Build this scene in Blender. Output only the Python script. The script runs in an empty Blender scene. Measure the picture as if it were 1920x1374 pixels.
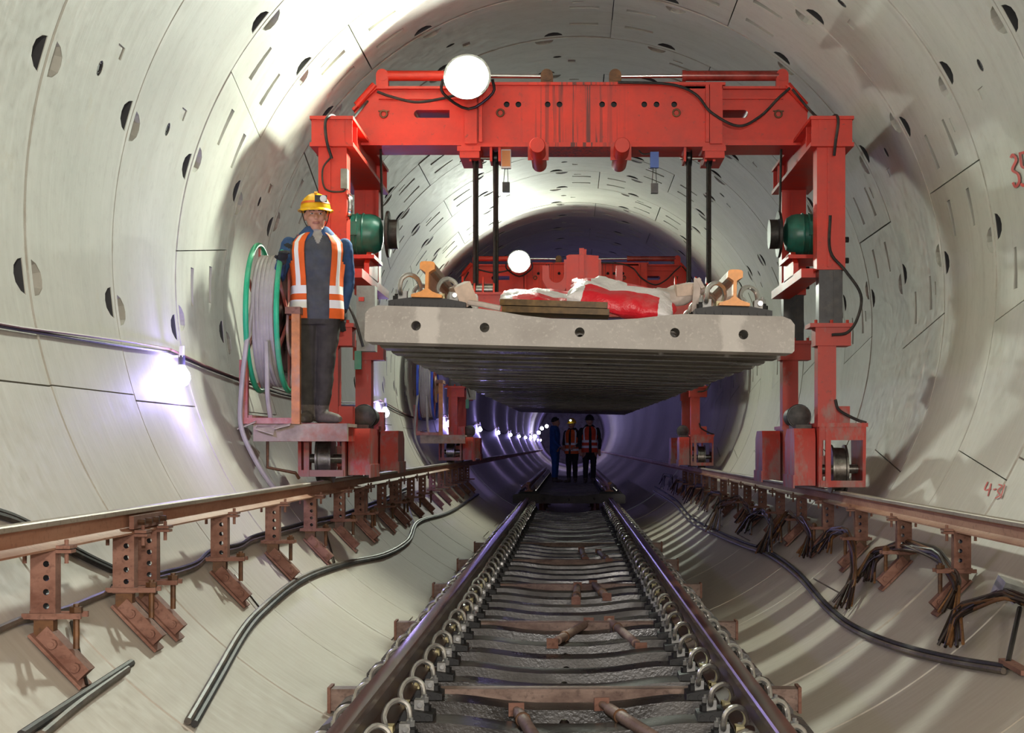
import bpy, bmesh, math, random
from mathutils import Vector, Matrix, noise

PI = math.pi
random.seed(7)
scene = bpy.context.scene
COL = scene.collection

# ------------------------------------------------------------------ camera, world, light, exposure
F = 3100.0            # focal length in pixels of the 1920x1374 frame
VU, VV = 1070.0, 835.0  # where the tunnel axis direction lands in the frame
CAMZ = 1.6
cam_d = bpy.data.cameras.new('camera')
cam = bpy.data.objects.new('camera', cam_d)
COL.objects.link(cam)
cam.location = (0, 0, CAMZ)
cam.rotation_euler = (PI / 2, 0, 0)
cam_d.sensor_fit = 'HORIZONTAL'
cam_d.sensor_width = 36.0
cam_d.lens = F / 1920.0 * 36.0
cam_d.shift_x = (960.0 - VU) / 1920.0
cam_d.shift_y = (VV - 687.0) / 1920.0
cam_d.clip_start = 0.05
cam_d.clip_end = 400
scene.camera = cam

w = bpy.data.worlds.new('world')
scene.world = w
w.use_nodes = True
w.node_tree.nodes['Background'].inputs[0].default_value = (0.85, 0.9, 1.0, 1)
w.node_tree.nodes['Background'].inputs[1].default_value = 0.05
scene.view_settings.view_transform = 'Standard'
scene.view_settings.look = 'None'
scene.view_settings.gamma = 1.0
scene.view_settings.use_curve_mapping = False
scene.view_settings.exposure = 0.0

def area_light(name, loc, target, power, size, color, spread=180):
    d = bpy.data.lights.new(name, 'AREA')
    d.shape = 'DISK'; d.size = size; d.energy = power; d.color = color
    d.spread = math.radians(spread)
    o = bpy.data.objects.new(name, d)
    COL.objects.link(o)
    o.location = loc
    o.rotation_euler = (Vector(target) - Vector(loc)).to_track_quat('-Z', 'Y').to_euler()
    return o

def point_light(name, loc, power, radius, color):
    d = bpy.data.lights.new(name, 'POINT')
    d.energy = power; d.shadow_soft_size = radius; d.color = color
    o = bpy.data.objects.new(name, d)
    COL.objects.link(o); o.location = loc
    return o

# the photographer's flash, just over the camera
area_light('camera_flash', (0.0, -0.15, CAMZ + 0.28), (0, 13, 2.9), 115, 0.16, (1.0, 0.95, 0.9), 150)
# unseen fill flood added behind the camera to brighten the left wall
area_light('rear_fill_flood', (1.5, -4.0, 3.9), (-1.6, 8, 2.4), 165, 0.5, (1.0, 0.9, 0.78), 110)
# the gantries' floodlights (the lamp heads are built further down)
G1Y, G2Y = 12.7, 26.0
GX = 0.085
FLX, FLY, FLZ = -0.915, 0.62, 4.55    # lamp head in a gantry's own frame
for gy, pw, tx in ((G1Y, 270, -2.4), (G2Y, 220, 0.3)):
    area_light('gantry_flood', (GX + FLX, gy + FLY - 0.09, FLZ), (tx, gy - 5, 2.4), pw, 0.3, (0.91, 1.0, 0.84), 165)

# ------------------------------------------------------------------ helpers
AX, AZ, R = 0.1, 2.7, 2.7      # tunnel axis and inner radius
S_RING = 10.87                 # a ring joint
RW = 1.5

def P(u, v, d):
    return Vector(((u - VU) * d / F, d, CAMZ + (VV - v) * d / F))

def onwall(u, v, off=0.0):
    dx, dz = (u - VU) / F, (VV - v) / F
    a = dx * dx + dz * dz
    bx, bz = -AX, CAMZ - AZ
    b = 2 * (dx * bx + dz * bz)
    c = bx * bx + bz * bz - (R - off) ** 2
    t = (-b + math.sqrt(b * b - 4 * a * c)) / (2 * a)
    return Vector((dx * t, t, CAMZ + dz * t))

def wallpt(y, ang, off=0.0):
    a = math.radians(ang)
    return Vector((AX + (R - off) * math.cos(a), y, AZ + (R - off) * math.sin(a)))

def catmull(pts, n=6):
    pts = [Vector(p) for p in pts]
    if len(pts) < 3:
        return pts
    out = []
    for i in range(len(pts) - 1):
        p0 = pts[i - 1] if i else pts[0] * 2 - pts[1]
        p1, p2 = pts[i], pts[i + 1]
        p3 = pts[i + 2] if i + 2 < len(pts) else pts[-1] * 2 - pts[-2]
        for k in range(n):
            t = k / n
            out.append(0.5 * ((2 * p1) + (p2 - p0) * t + (2 * p0 - 5 * p1 + 4 * p2 - p3) * t * t + (3 * p1 - p0 - 3 * p2 + p3) * t ** 3))
    out.append(pts[-1])
    return out

class MB:
    def __init__(s):
        s.v = []; s.f = []; s.m = []
    def add(s, vs, fs, m=0):
        o = len(s.v)
        s.v += [tuple(v) for v in vs]
        for f in fs:
            s.f.append(tuple(i + o for i in f)); s.m.append(m)
        return s
    def box(s, x0, x1, y0, y1, z0, z1, m=0, mat=None):
        vs = [Vector((x, y, z)) for x in (x0, x1) for y in (y0, y1) for z in (z0, z1)]
        if mat: vs = [mat @ v for v in vs]
        return s.add(vs, [(0, 1, 3, 2), (4, 6, 7, 5), (0, 4, 5, 1), (2, 3, 7, 6), (0, 2, 6, 4), (1, 5, 7, 3)], m)
    def bar(s, p0, p1, wx, wz, up=(0, 0, 1), m=0):
        p0, p1 = Vector(p0), Vector(p1)
        d = (p1 - p0).normalized(); u = Vector(up)
        if abs(d.dot(u)) > .99: u = Vector((0, 1, 0))
        x = d.cross(u).normalized(); z = x.cross(d)
        vs = []
        for p in (p0, p1):
            for a, b in ((-1, -1), (1, -1), (1, 1), (-1, 1)):
                vs.append(p + x * a * wx / 2 + z * b * wz / 2)
        return s.add(vs, [(3, 2, 1, 0), (4, 5, 6, 7), (0, 1, 5, 4), (1, 2, 6, 5), (2, 3, 7, 6), (3, 0, 4, 7)], m)
    def cyl(s, p0, p1, r0, r1=None, n=16, m=0, caps=True):
        r1 = r0 if r1 is None else r1
        return s.rings([(Vector(p0), r0), (Vector(p1), r1)], n, m, caps)
    def rings(s, pr, n=12, m=0, caps=True):
        """variable-radius tube through (point, radius) pairs"""
        P_ = [Vector(p) for p, _ in pr]
        k = len(P_)
        T = []
        for i in range(k):
            a = P_[max(0, i - 1)]; b = P_[min(k - 1, i + 1)]
            d = b - a
            if d.length < 1e-9:
                d = P_[-1] - P_[0]
            T.append(d.normalized())
        u = Vector((0, 0, 1)) if abs(T[0].z) < .9 else Vector((1, 0, 0))
        x = T[0].cross(u).normalized()
        vs = []
        for i in range(k):
            x = (x - T[i] * x.dot(T[i])).normalized()
            yv = T[i].cross(x)
            r = pr[i][1]
            for j in range(n):
                a = 2 * PI * j / n
                vs.append(P_[i] + (x * math.cos(a) + yv * math.sin(a)) * r)
        fs = []
        for i in range(k - 1):
            for j in range(n):
                q = (j + 1) % n
                fs.append((i * n + j, i * n + q, (i + 1) * n + q, (i + 1) * n + j))
        if caps:
            fs.append(tuple(reversed(range(n)))); fs.append(tuple((k - 1) * n + j for j in range(n)))
        return s.add(vs, fs, m)
    def tube(s, pts, r, n=8, m=0, smooth=0):
        if smooth: pts = catmull(pts, smooth)
        return s.rings([(p, r) for p in pts], n, m)
    def torus(s, c, axis, R_, r, n=32, k=8, m=0):
        c = Vector(c); a = Vector(axis).normalized()
        u = Vector((0, 0, 1)) if abs(a.z) < .9 else Vector((1, 0, 0))
        x = a.cross(u).normalized(); y = a.cross(x)
        vs = []; fs = []
        for i in range(n):
            t = 2 * PI * i / n
            d = x * math.cos(t) + y * math.sin(t)
            for j in range(k):
                q = 2 * PI * j / k
                vs.append(c + d * (R_ + r * math.cos(q)) + a * r * math.sin(q))
        for i in range(n):
            for j in range(k):
                fs.append((i * k + j, ((i + 1) % n) * k + j, ((i + 1) % n) * k + (j + 1) % k, i * k + (j + 1) % k))
        return s.add(vs, fs, m)
    def ell(s, c, r, n=16, k=10, m=0, mat=None):
        c = Vector(c); r = Vector(r) if not isinstance(r, (int, float)) else Vector((r, r, r))
        vs = []; fs = []
        vs.append(Vector((0, 0, -1)))
        for i in range(1, k):
            t = -PI / 2 + PI * i / k
            for j in range(n):
                a = 2 * PI * j / n
                vs.append(Vector((math.cos(t) * math.cos(a), math.cos(t) * math.sin(a), math.sin(t))))
        vs.append(Vector((0, 0, 1)))
        for j in range(n):
            fs.append((0, 1 + (j + 1) % n, 1 + j))
        for i in range(k - 2):
            for j in range(n):
                q = (j + 1) % n
                fs.append((1 + i * n + j, 1 + i * n + q, 1 + (i + 1) * n + q, 1 + (i + 1) * n + j))
        e = len(vs) - 1
        for j in range(n):
            fs.append((e, 1 + (k - 2) * n + j, 1 + (k - 2) * n + (j + 1) % n))
        out = []
        for v in vs:
            p = Vector((v.x * r.x, v.y * r.y, v.z * r.z))
            if mat: p = mat @ p
            out.append(p + c)
        return s.add(out, fs, m)
    def prism(s, poly, axis, a0, a1, m=0):
        """poly: 2-D outline, extruded from a0 to a1 along 'x', 'y' or 'z'"""
        def mk(p, a):
            if axis == 'y': return (p[0], a, p[1])
            if axis == 'x': return (a, p[0], p[1])
            return (p[0], p[1], a)
        n = len(poly)
        vs = [mk(p, a0) for p in poly] + [mk(p, a1) for p in poly]
        fs = [tuple(range(n)), tuple(reversed(range(n, 2 * n)))]
        for i in range(n):
            j = (i + 1) % n
            fs.append((i, i + n, j + n, j))
        return s.add(vs, fs, m)
    def loft(s, loops, m=0, caps=True, closed=True):
        n = len(loops[0]); vs = [p for l in loops for p in l]; fs = []
        for i in range(len(loops) - 1):
            for j in range(n if closed else n - 1):
                q = (j + 1) % n
                fs.append((i * n + j, i * n + q, (i + 1) * n + q, (i + 1) * n + j))
        if caps:
            fs.append(tuple(reversed(range(n)))); fs.append(tuple((len(loops) - 1) * n + j for j in range(n)))
        return s.add(vs, fs, m)
    def mesh(s, name, mats, sharp=35):
        me = bpy.data.meshes.new(name)
        me.from_pydata(s.v, [], s.f)
        if not isinstance(mats, (list, tuple)): mats = [mats]
        for k in mats: me.materials.append(M[k])
        for p, i in zip(me.polygons, s.m): p.material_index = i
        bm = bmesh.new(); bm.from_mesh(me)
        bmesh.ops.recalc_face_normals(bm, faces=bm.faces)
        bm.to_mesh(me); bm.free()
        finish(me, sharp)
        return me
    def build(s, name, mats, parent=None, sharp=35):
        return obj(name, s.mesh(name, mats, sharp), parent)

def finish(me, sharp=35):
    if sharp:
        me.polygons.foreach_set('use_smooth', [True] * len(me.polygons))
        me.set_sharp_from_angle(angle=math.radians(sharp))
    me.update()

def obj(name, me, parent=None):
    o = bpy.data.objects.new(name, me)
    COL.objects.link(o)
    if parent: o.parent = parent
    return o

def tag(o, label, cat, group=None):
    o['label'] = label; o['category'] = cat
    if group: o['group'] = group
    return o

def thing(name, label, cat, loc=(0, 0, 0), rot=(0, 0, 0), group=None):
    o = bpy.data.objects.new(name, None)
    o.empty_display_size = 0.1
    COL.objects.link(o)
    o.location = loc; o.rotation_euler = rot
    return tag(o, label, cat, group)

def structure(o):
    o['kind'] = 'structure'
    return o

KIDS = {}
def copy_tree(o, parent=None):
    c = o.copy(); COL.objects.link(c); c.parent = parent
    for ch in KIDS_OF(o): copy_tree(ch, c)
    return c
def KIDS_OF(o):
    return [k for k in o.children]

def evaluated(name, o):
    """mesh of o with its modifiers applied; o is removed"""
    dg = bpy.context.evaluated_depsgraph_get()
    dg.update()
    me = bpy.data.meshes.new_from_object(o.evaluated_get(dg))
    me.name = name
    bpy.data.objects.remove(o)
    return me

def boolean_mesh(name, base_me, cut_me, sharp=30):
    a = obj('tmp_a', base_me); b = obj('tmp_b', cut_me)
    md = a.modifiers.new('b', 'BOOLEAN'); md.object = b; md.operation = 'DIFFERENCE'; md.solver = 'EXACT'
    me = evaluated(name, a)
    bpy.data.objects.remove(b)
    finish(me, sharp)
    return me

# ------------------------------------------------------------------ materials
M = {}
class NT:
    def __init__(s, name):
        s.mat = bpy.data.materials.new(name); s.mat.use_nodes = True
        s.t = s.mat.node_tree; s.b = s.t.nodes['Principled BSDF']
        M[name] = s.mat
    def n(s, typ, **kw):
        nd = s.t.nodes.new(typ)
        for k, v in kw.items(): setattr(nd, k, v)
        return nd
    def l(s, a, b): s.t.links.new(a, b)
    def val(s, sock, v):
        if isinstance(v, (int, float)): sock.default_value = v
        elif isinstance(v, (tuple, list)): sock.default_value = (*v, 1) if len(v) == 3 and len(sock.default_value) == 4 else v
        else: s.l(v, sock)
    def math(s, op, a, b=None, c=None, clamp=False):
        nd = s.n('ShaderNodeMath', operation=op); nd.use_clamp = clamp
        s.val(nd.inputs[0], a)
        if b is not None: s.val(nd.inputs[1], b)
        if c is not None: s.val(nd.inputs[2], c)
        return nd.outputs[0]
    def mix(s, f, a, b, blend='MIX'):
        nd = s.n('ShaderNodeMix', data_type='RGBA', blend_type=blend)
        s.val(nd.inputs[0], f); s.val(nd.inputs[6], a); s.val(nd.inputs[7], b)
        return nd.outputs[2]
    def noise(s, vec, scale, detail=4, rough=.55):
        nd = s.n('ShaderNodeTexNoise'); nd.inputs['Scale'].default_value = scale
        nd.inputs['Detail'].default_value = detail; nd.inputs['Roughness'].default_value = rough
        if vec is not None: s.l(vec, nd.inputs['Vector'])
        return nd.outputs['Fac']
    def ramp(s, f, a, b):
        nd = s.n('ShaderNodeMapRange'); nd.inputs[1].default_value = a; nd.inputs[2].default_value = b
        s.l(f, nd.inputs[0]); return nd.outputs[0]
    def scale(s, vec, v):
        nd = s.n('ShaderNodeVectorMath', operation='MULTIPLY'); s.l(vec, nd.inputs[0]); nd.inputs[1].default_value = v
        return nd.outputs[0]
    def obj(s): return s.n('ShaderNodeTexCoord').outputs['Object']
    def pos(s): return s.n('ShaderNodeNewGeometry').outputs['Position']
    def bump(s, h, strength=.3, dist=.01):
        nd = s.n('ShaderNodeBump'); nd.inputs['Strength'].default_value = strength; nd.inputs['Distance'].default_value = dist
        s.l(h, nd.inputs['Height']); s.l(nd.outputs[0], s.b.inputs['Normal'])
    def out(s, col, rough=.6, metal=0, spec=None):
        s.val(s.b.inputs['Base Color'], col); s.val(s.b.inputs['Roughness'], rough); s.val(s.b.inputs['Metallic'], metal)
        if spec is not None: s.b.inputs['Specular IOR Level'].default_value = spec

def simple(name, col, rough=.6, metal=0, var=.25, scale=9, dirt=None, dirt_amt=.5, bump=0, space='obj'):
    """a colour with cloudy variation, optional dirt blotches"""
    t = NT(name)
    vec = t.obj() if space == 'obj' else t.pos()
    n1 = t.noise(vec, scale, 5)
    dark = tuple(c * (1 - var) for c in col); light = tuple(min(1, c * (1 + var)) for c in col)
    c = t.mix(t.ramp(n1, .3, .7), dark, light)
    if dirt:
        n2 = t.noise(vec, scale * .37, 6, .7)
        c = t.mix(t.math('MULTIPLY', t.ramp(n2, .48, .68), dirt_amt, clamp=True), c, dirt)
    t.out(c, rough, metal)
    if bump: t.bump(t.noise(vec, scale * 6, 3), bump, .004)
    return t

def emissive(name, col, strength):
    t = NT(name); t.out(col, .4)
    t.val(t.b.inputs['Emission Color'], col); t.b.inputs['Emission Strength'].default_value = strength

def mat_lining():
    t = NT('lining')
    pos = t.pos()
    sx = t.n('ShaderNodeSeparateXYZ'); t.l(pos, sx.inputs[0])
    x = t.math('SUBTRACT', sx.outputs[0], AX); z = t.math('SUBTRACT', sx.outputs[2], AZ); y = sx.outputs[1]
    ang = t.math('ARCTAN2', x, t.math('MULTIPLY', z, 1.0))      # 0 at the crown, +-pi at the invert: no seam in sight
    arc = t.math('MULTIPLY', ang, R)
    cv = t.n('ShaderNodeCombineXYZ'); t.l(arc, cv.inputs[0]); t.l(y, cv.inputs[1])
    v = cv.outputs[0]
    cloud = t.noise(pos, 1.1, 6, .6)
    fine = t.noise(pos, 14, 5, .65)
    streak = t.noise(t.scale(v, (.55, 7.0, 1)), 1.0, 5, .6)
    streak2 = t.noise(t.scale(v, (1.5, 26.0, 1)), 1.0, 3, .6)
    base = t.mix(t.ramp(cloud, .3, .7), (.42, .42, .37), (.52, .515, .455))
    base = t.mix(t.math('MULTIPLY', t.ramp(streak, .5, .75), .45, clamp=True), base, (.35, .32, .275))
    base = t.mix(t.math('MULTIPLY', t.ramp(streak2, .56, .75), .22, clamp=True), base, (.64, .62, .57))
    base = t.mix(t.math('MULTIPLY', t.ramp(fine, .55, .8), .4, clamp=True), base, (.33, .31, .28))
    blot = t.noise(pos, 2.3, 7, .75)
    base = t.mix(t.math('MULTIPLY', t.ramp(blot, .6, .72), .4, clamp=True), base, (.42, .36, .24))
    # beige slurry dried on the lower lining
    low = t.math('ADD', z, t.math('MULTIPLY', t.math('SUBTRACT', streak, .5), 1.2))
    lowf = t.n('ShaderNodeMapRange'); lowf.inputs[1].default_value = .2; lowf.inputs[2].default_value = -1.7
    t.l(low, lowf.inputs[0])
    base = t.mix(t.math('MULTIPLY', lowf.outputs[0], .7), base, t.mix(t.ramp(streak2, .35, .7), (.50, .42, .34), (.56, .49, .41)))
    # seepage and grout along the ring joints
    fr = t.math('FRACT', t.math('DIVIDE', t.math('SUBTRACT', y, S_RING - 15.0), RW))
    dj = t.math('MINIMUM', fr, t.math('SUBTRACT', 1.0, fr))
    jn = t.math('MULTIPLY', t.ramp(dj, .05, .0), t.ramp(t.noise(pos, 1.7, 6, .7), .46, .62), clamp=True)
    base = t.mix(t.math('MULTIPLY', jn, .5), base, (.72, .7, .64))
    jn2 = t.math('MULTIPLY', t.ramp(dj, .025, .0), t.ramp(t.noise(pos, 3.1, 6, .7), .5, .62), clamp=True)
    base = t.mix(t.math('MULTIPLY', jn2, .5), base, (.25, .19, .12))
    t.out(base, t.ramp(t.math('ADD', fine, cloud), 1.4, .5), 0)
    t.val(t.b.inputs['Roughness'], t.math('ADD', .42, t.math('MULTIPLY', fine, .35)))
    t.bump(t.math('ADD', t.math('MULTIPLY', fine, .6), streak2), .25, .004)

def mat_red(name, col, drips=0, dust=.35):
    t = NT(name)
    pos = t.pos()
    n1 = t.noise(pos, 3.5, 6, .65); n2 = t.noise(pos, 22, 4, .7)
    c = t.mix(t.ramp(n1, .3, .7), tuple(k * .8 for k in col), tuple(min(1, k * 1.12) for k in col))
    c = t.mix(t.math('MULTIPLY', t.ramp(n2, .62, .72), .55, clamp=True), c, (.12, .05, .035))
    sx = t.n('ShaderNodeSeparateXYZ'); t.l(pos, sx.inputs[0])
    # dust and cement splashed on the lower ironwork
    dn = t.noise(t.scale(pos, (6, 6, 2.5)), 1.0, 6, .7)
    dh = t.n('ShaderNodeMapRange'); dh.inputs[1].default_value = 2.1; dh.inputs[2].default_value = 1.2
    t.l(sx.outputs[2], dh.inputs[0])
    thr = t.math('SUBTRACT', t.math('ADD', dn, t.math('MULTIPLY', dh.outputs[0], .26)), .62)
    c = t.mix(t.math('MULTIPLY', t.math('MULTIPLY', thr, 7, clamp=True), dust * 2), c, (.30, .25, .22))
    if drips:
        st = t.noise(t.scale(pos, (34, 34, .55)), 1.0, 4, .6)
        mask = t.noise(t.scale(pos, (1.7, 1.7, .6)), 1.0, 2, .5)
        cx_ = t.math('SUBTRACT', 1.0, t.math('MULTIPLY', t.math('ABSOLUTE', t.math('SUBTRACT', sx.outputs[0], .02)), 2.1))
        f = t.math('MULTIPLY', t.ramp(st, .52, .56), t.math('ADD', t.ramp(mask, .5, .66), cx_, clamp=True), clamp=True)
        c = t.mix(t.math('MULTIPLY', f, .85), c, (.05, .025, .025))
    t.out(c, t.math('ADD', .32, t.math('MULTIPLY', n1, .3)), 0)
    t.bump(n2, .15, .003)

def mat_rail(name, a, b, rough, metal=.3):
    t = NT(name)
    pos = t.pos()
    n1 = t.noise(t.scale(pos, (4, 1.2, 9)), 1.0, 6, .65); n2 = t.noise(pos, 40, 3)
    c = t.mix(t.ramp(n1, .32, .66), a, b)
    c = t.mix(t.math('MULTIPLY', t.ramp(n2, .55, .7), .5, clamp=True), c, tuple(k * .55 for k in a))
    t.out(c, rough, metal)
    t.bump(n2, .12, .002)

def mat_sleeper(name, a, b, wet, rmin, rmax, smear=False):
    t = NT(name)
    pos = t.pos()
    n1 = t.noise(pos, 5, 6, .65); n2 = t.noise(pos, 60, 3, .6); n3 = t.noise(pos, 1.6, 5, .6)
    c = t.mix(t.ramp(n1, .3, .7), a, b)
    c = t.mix(t.math('MULTIPLY', t.ramp(n2, .56, .72), .35, clamp=True), c, tuple(min(1, k * 1.6) for k in b))
    c = t.mix(t.math('MULTIPLY', t.ramp(n3, .5, .66), wet, clamp=True), c, tuple(k * .5 for k in a))
    if smear:                                  # dried cement below the rail seats
        ob = t.obj(); sp = t.n('ShaderNodeSeparateXYZ'); t.l(ob, sp.inputs[0])
        wob = t.math('MULTIPLY', t.math('SUBTRACT', t.noise(ob, 9, 4), .5), .12)
        dd = t.math('ABSOLUTE', t.math('SUBTRACT', t.math('ABSOLUTE', t.math('ADD', sp.outputs[0], wob)), .74))
        c = t.mix(t.math('MULTIPLY', t.ramp(dd, .06, .04), .6, clamp=True), c, (.62, .59, .55))
    rr = t.n('ShaderNodeMapRange'); rr.inputs[1].default_value = .35; rr.inputs[2].default_value = .65
    rr.inputs[3].default_value = rmax; rr.inputs[4].default_value = rmin
    t.l(n3, rr.inputs[0])
    t.out(c, rr.outputs[0], 0)
    t.bump(n2, .3, .004)

mat_lining()
RED = (.66, .036, .017)
mat_red('red_beam', RED, drips=1, dust=.0)
mat_red('red', RED, dust=.12)
mat_red('red_dusty', (.55, .05, .032), dust=.34)
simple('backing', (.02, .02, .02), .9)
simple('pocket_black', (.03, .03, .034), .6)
mat_rail('rail_rust', (.3, .12, .065), (.46, .25, .16), .6, .1)
mat_rail('rail_head', (.28, .22, .165), (.44, .38, .31), .5, .3)
mat_rail('rail_wet', (.03, .013, .009), (.11, .042, .02), .3, .3)
mat_rail('rail_wet_head', (.07, .03, .018), (.2, .09, .05), .25, .55)
mat_rail('rust', (.15, .06, .038), (.32, .165, .12), .8, 0)
mat_rail('rust_dark', (.06, .03, .018), (.2, .09, .035), .5, .3)
mat_rail('rebar', (.018, .014, .013), (.05, .03, .02), .35, .5)
mat_rail('rebar_rust', (.11, .045, .015), (.26, .12, .04), .55, .3)
mat_rail('beam_patchy', (.1, .05, .036), (.36, .25, .2), .6, 0)
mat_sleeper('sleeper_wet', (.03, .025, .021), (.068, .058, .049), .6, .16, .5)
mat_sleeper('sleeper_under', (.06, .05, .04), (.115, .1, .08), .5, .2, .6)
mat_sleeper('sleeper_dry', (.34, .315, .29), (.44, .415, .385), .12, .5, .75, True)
mat_sleeper('sleeper_far', (.06, .055, .05), (.1, .09, .08), .4, .4, .7)
simple('orange_paint', (.75, .27, .02), .4, 0, .2, 20, (.4, .16, .03), .5)
simple('orange_post', (.55, .2, .05), .5, 0, .25, 14, (.35, .25, .18), .6)
simple('rubber', (.01, .01, .011), .55, 0, .3, 30)
simple('cable_black', (.018, .017, .017), .6, 0, .3, 12, (.14, .11, .09), .5, space='pos')
simple('hose_mud', (.09, .075, .06), .5, 0, .4, 9, (.25, .19, .14), .6, space='pos')
simple('steel_black', (.03, .03, .032), .3, .6, .3, 16, (.1, .08, .06), .4)
simple('clip_steel', (.72, .72, .7), .25, .85, .1, 40, (.35, .32, .28), .3)
simple('chrome', (.85, .85, .85), .1, 1, .05)
simple('rope', (.035, .033, .03), .5, .4, .4, 40)
simple('nylon', (.75, .72, .55), .5, 0, .1)
simple('nylon_yellow', (.62, .55, .3), .5, 0, .15)
simple('wire_red', (.2, .09, .085), .6, 0, .2)
simple('cylinder_red', (.33, .04, .03), .25, 0, .35, 10, (.08, .03, .03), .6)
simple('motor_green', (.02, .17, .12), .35, 0, .3, 12, (.1, .12, .09), .5)
simple('motor_dark', (.07, .068, .065), .6, .2, .4, 14, (.2, .16, .13), .5)
simple('grey_metal', (.28, .28, .27), .5, .3, .25, 14, (.2, .16, .12), .5)
simple('steel_worn', (.3, .29, .27), .3, .85, .3, 22, (.09, .06, .04), .6)
simple('reel_green', (.03, .5, .26), .4, 0, .15, 8, (.3, .4, .33), .5)
simple('reel_blue', (.05, .1, .6), .4, 0, .15, 8)
simple('reel_red', (.45, .1, .08), .5, 0, .3, 9, (.5, .42, .38), .6)
simple('reel_disc', (.62, .45, .36), .6, 0, .15, 12, (.4, .15, .1), .6)
simple('cable_grey', (.47, .44, .44), .5, 0, .12, 7, (.34, .3, .27), .5)
simple('platform', (.42, .34, .29), .7, 0, .3, 9, (.45, .1, .06), .7)
simple('rag', (.55, .47, .42), .85, 0, .2, 14)
simple('plank', (.13, .075, .025), .6, 0, .5, 24, (.04, .025, .012), .6)
simple('brick_beige', (.6, .47, .38), .8, 0, .15, 20)
simple('skin', (.55, .28, .185), .5, 0, .08, 20)
simple('lip', (.4, .16, .12), .5, 0, .1)
simple('hair', (.012, .01, .009), .6)
simple('eye_white', (.6, .57, .53), .3, 0, .02)
simple('jacket_blue', (.035, .085, .21), .8, 0, .3, 12)
simple('jacket_grey', (.075, .078, .085), .85, 0, .25, 12, (.05, .07, .12), .5)
simple('shirt_grey', (.35, .33, .3), .8)
simple('trousers', (.045, .04, .035), .85, 0, .35, 10)
simple('boot', (.1, .085, .07), .7, 0, .4, 18, (.25, .2, .16), .5)
simple('glove_dark', (.03, .03, .032), .8)
simple('vest_orange', (.82, .13, .015), .7, 0, .15, 9)
simple('vest_red', (.75, .075, .02), .7, 0, .15, 9)
simple('reflective', (.9, .9, .88), .4, 0, .03)
simple('helmet_yellow', (.85, .47, .01), .3, 0, .06)
simple('helmet_band', (.75, .13, .02), .4)
simple('suit_blue', (.02, .1, .35), .8, 0, .25, 10)
simple('dark_cloth', (.02, .02, .024), .85, 0, .3, 10)
simple('white_plastic', (.75, .75, .73), .4, 0, .06)
simple('orange_plastic', (.75, .33, .1), .45, 0, .1)
simple('blue_plastic', (.05, .14, .5), .4, 0, .1)
simple('galvanised', (.55, .57, .58), .3, .8, .15, 20)
simple('paint_mark_red', (.55, .05, .04), .7)
simple('green_box', (.04, .22, .14), .5, 0, .2, 10, (.2, .18, .15), .4)
simple('grey_cabinet', (.32, .33, .31), .6, 0, .15, 12, (.2, .15, .12), .5)
emissive('flood_glass', (.95, 1.0, .93), 60)
emissive('bulb', (.72, .68, 1.0), 70)
emissive('headlamp_on', (.8, 1.0, .85), 14)

def mat_sack():
    t = NT('sack')
    o = t.obj()
    sx = t.n('ShaderNodeSeparateXYZ'); t.l(o, sx.inputs[0])
    wob = t.math('MULTIPLY', t.math('SUBTRACT', t.noise(o, 6, 3), .5), .05)
    x = t.math('ADD', sx.outputs[0], wob); y = t.math('ADD', sx.outputs[1], wob)
    band = t.math('GREATER_THAN', t.math('SINE', t.math('MULTIPLY', x, 19.0)), .25)
    side = t.math('LESS_THAN', y, -.035)
    mid = t.math('LESS_THAN', t.math('ABSOLUTE', x), .2)
    f = t.math('MAXIMUM', t.math('MULTIPLY', band, t.math('GREATER_THAN', y, .03)), t.math('MULTIPLY', side, mid))
    f = t.math('MAXIMUM', f, t.math('GREATER_THAN', x, .27))
    c = t.mix(f, (.8, .78, .77), (.72, .015, .03))
    n = t.noise(o, 9, 4)
    c = t.mix(t.math('MULTIPLY', t.ramp(n, .55, .75), .25, clamp=True), c, (.5, .42, .38))
    t.out(c, .4)
    t.bump(t.noise(o, 14, 4, .6), .6, .02)
mat_sack()

# ------------------------------------------------------------------ the tunnel lining
def arc_pt(r, deg, y):
    a = math.radians(deg)
    return Vector((r * math.cos(a), y, r * math.sin(a)))

# key segment at 0 degrees (a wedge, wide end towards the camera), five others of 67.5 degrees
KN, KF = 13.2, 9.3
EDGE = [(-KN, -KF), (KN, KF), (78.75, 78.75), (146.25, 146.25), (213.75, 213.75), (281.25, 281.25), (360 - KN, 360 - KF)]
SEGS = [(EDGE[0], EDGE[1])] + [(EDGE[i], EDGE[i + 1]) for i in range(1, 6)]
GAPY, GAPA = .004, .10          # joint gaps: metres along the tunnel, degrees around it

def segment_base(e0, e1):
    mb = MB()
    n = max(4, int((e1[0] - e0[0]) / 1.5))
    ys = [GAPY, GAPY + .008, RW - GAPY - .008, RW - GAPY]
    loops = []
    # section along y for each angle, chamfered at the inner edge
    for i in range(n + 1):
        t = i / n
        loop = []
        for y, rr in ((ys[0], 2.88), (ys[0], 2.708), (ys[1], 2.70), (ys[2], 2.70), (ys[3], 2.708), (ys[3], 2.88)):
            k = y / RW
            a0 = e0[0] + (e0[1] - e0[0]) * k + GAPA; a1 = e1[0] + (e1[1] - e1[0]) * k - GAPA
            loop.append(arc_pt(rr, a0 + (a1 - a0) * t, y))
        loops.append(loop)
    mb.loft(loops)
    return mb

def frame_at(deg, y):
    a = math.radians(deg)
    er = Vector((math.cos(a), 0, math.sin(a))); et = Vector((-math.sin(a), 0, math.cos(a)))
    o = er * R + Vector((0, y, 0))
    return lambda t, b, h: o + et * t + Vector((0, b, 0)) + er * h

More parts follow.
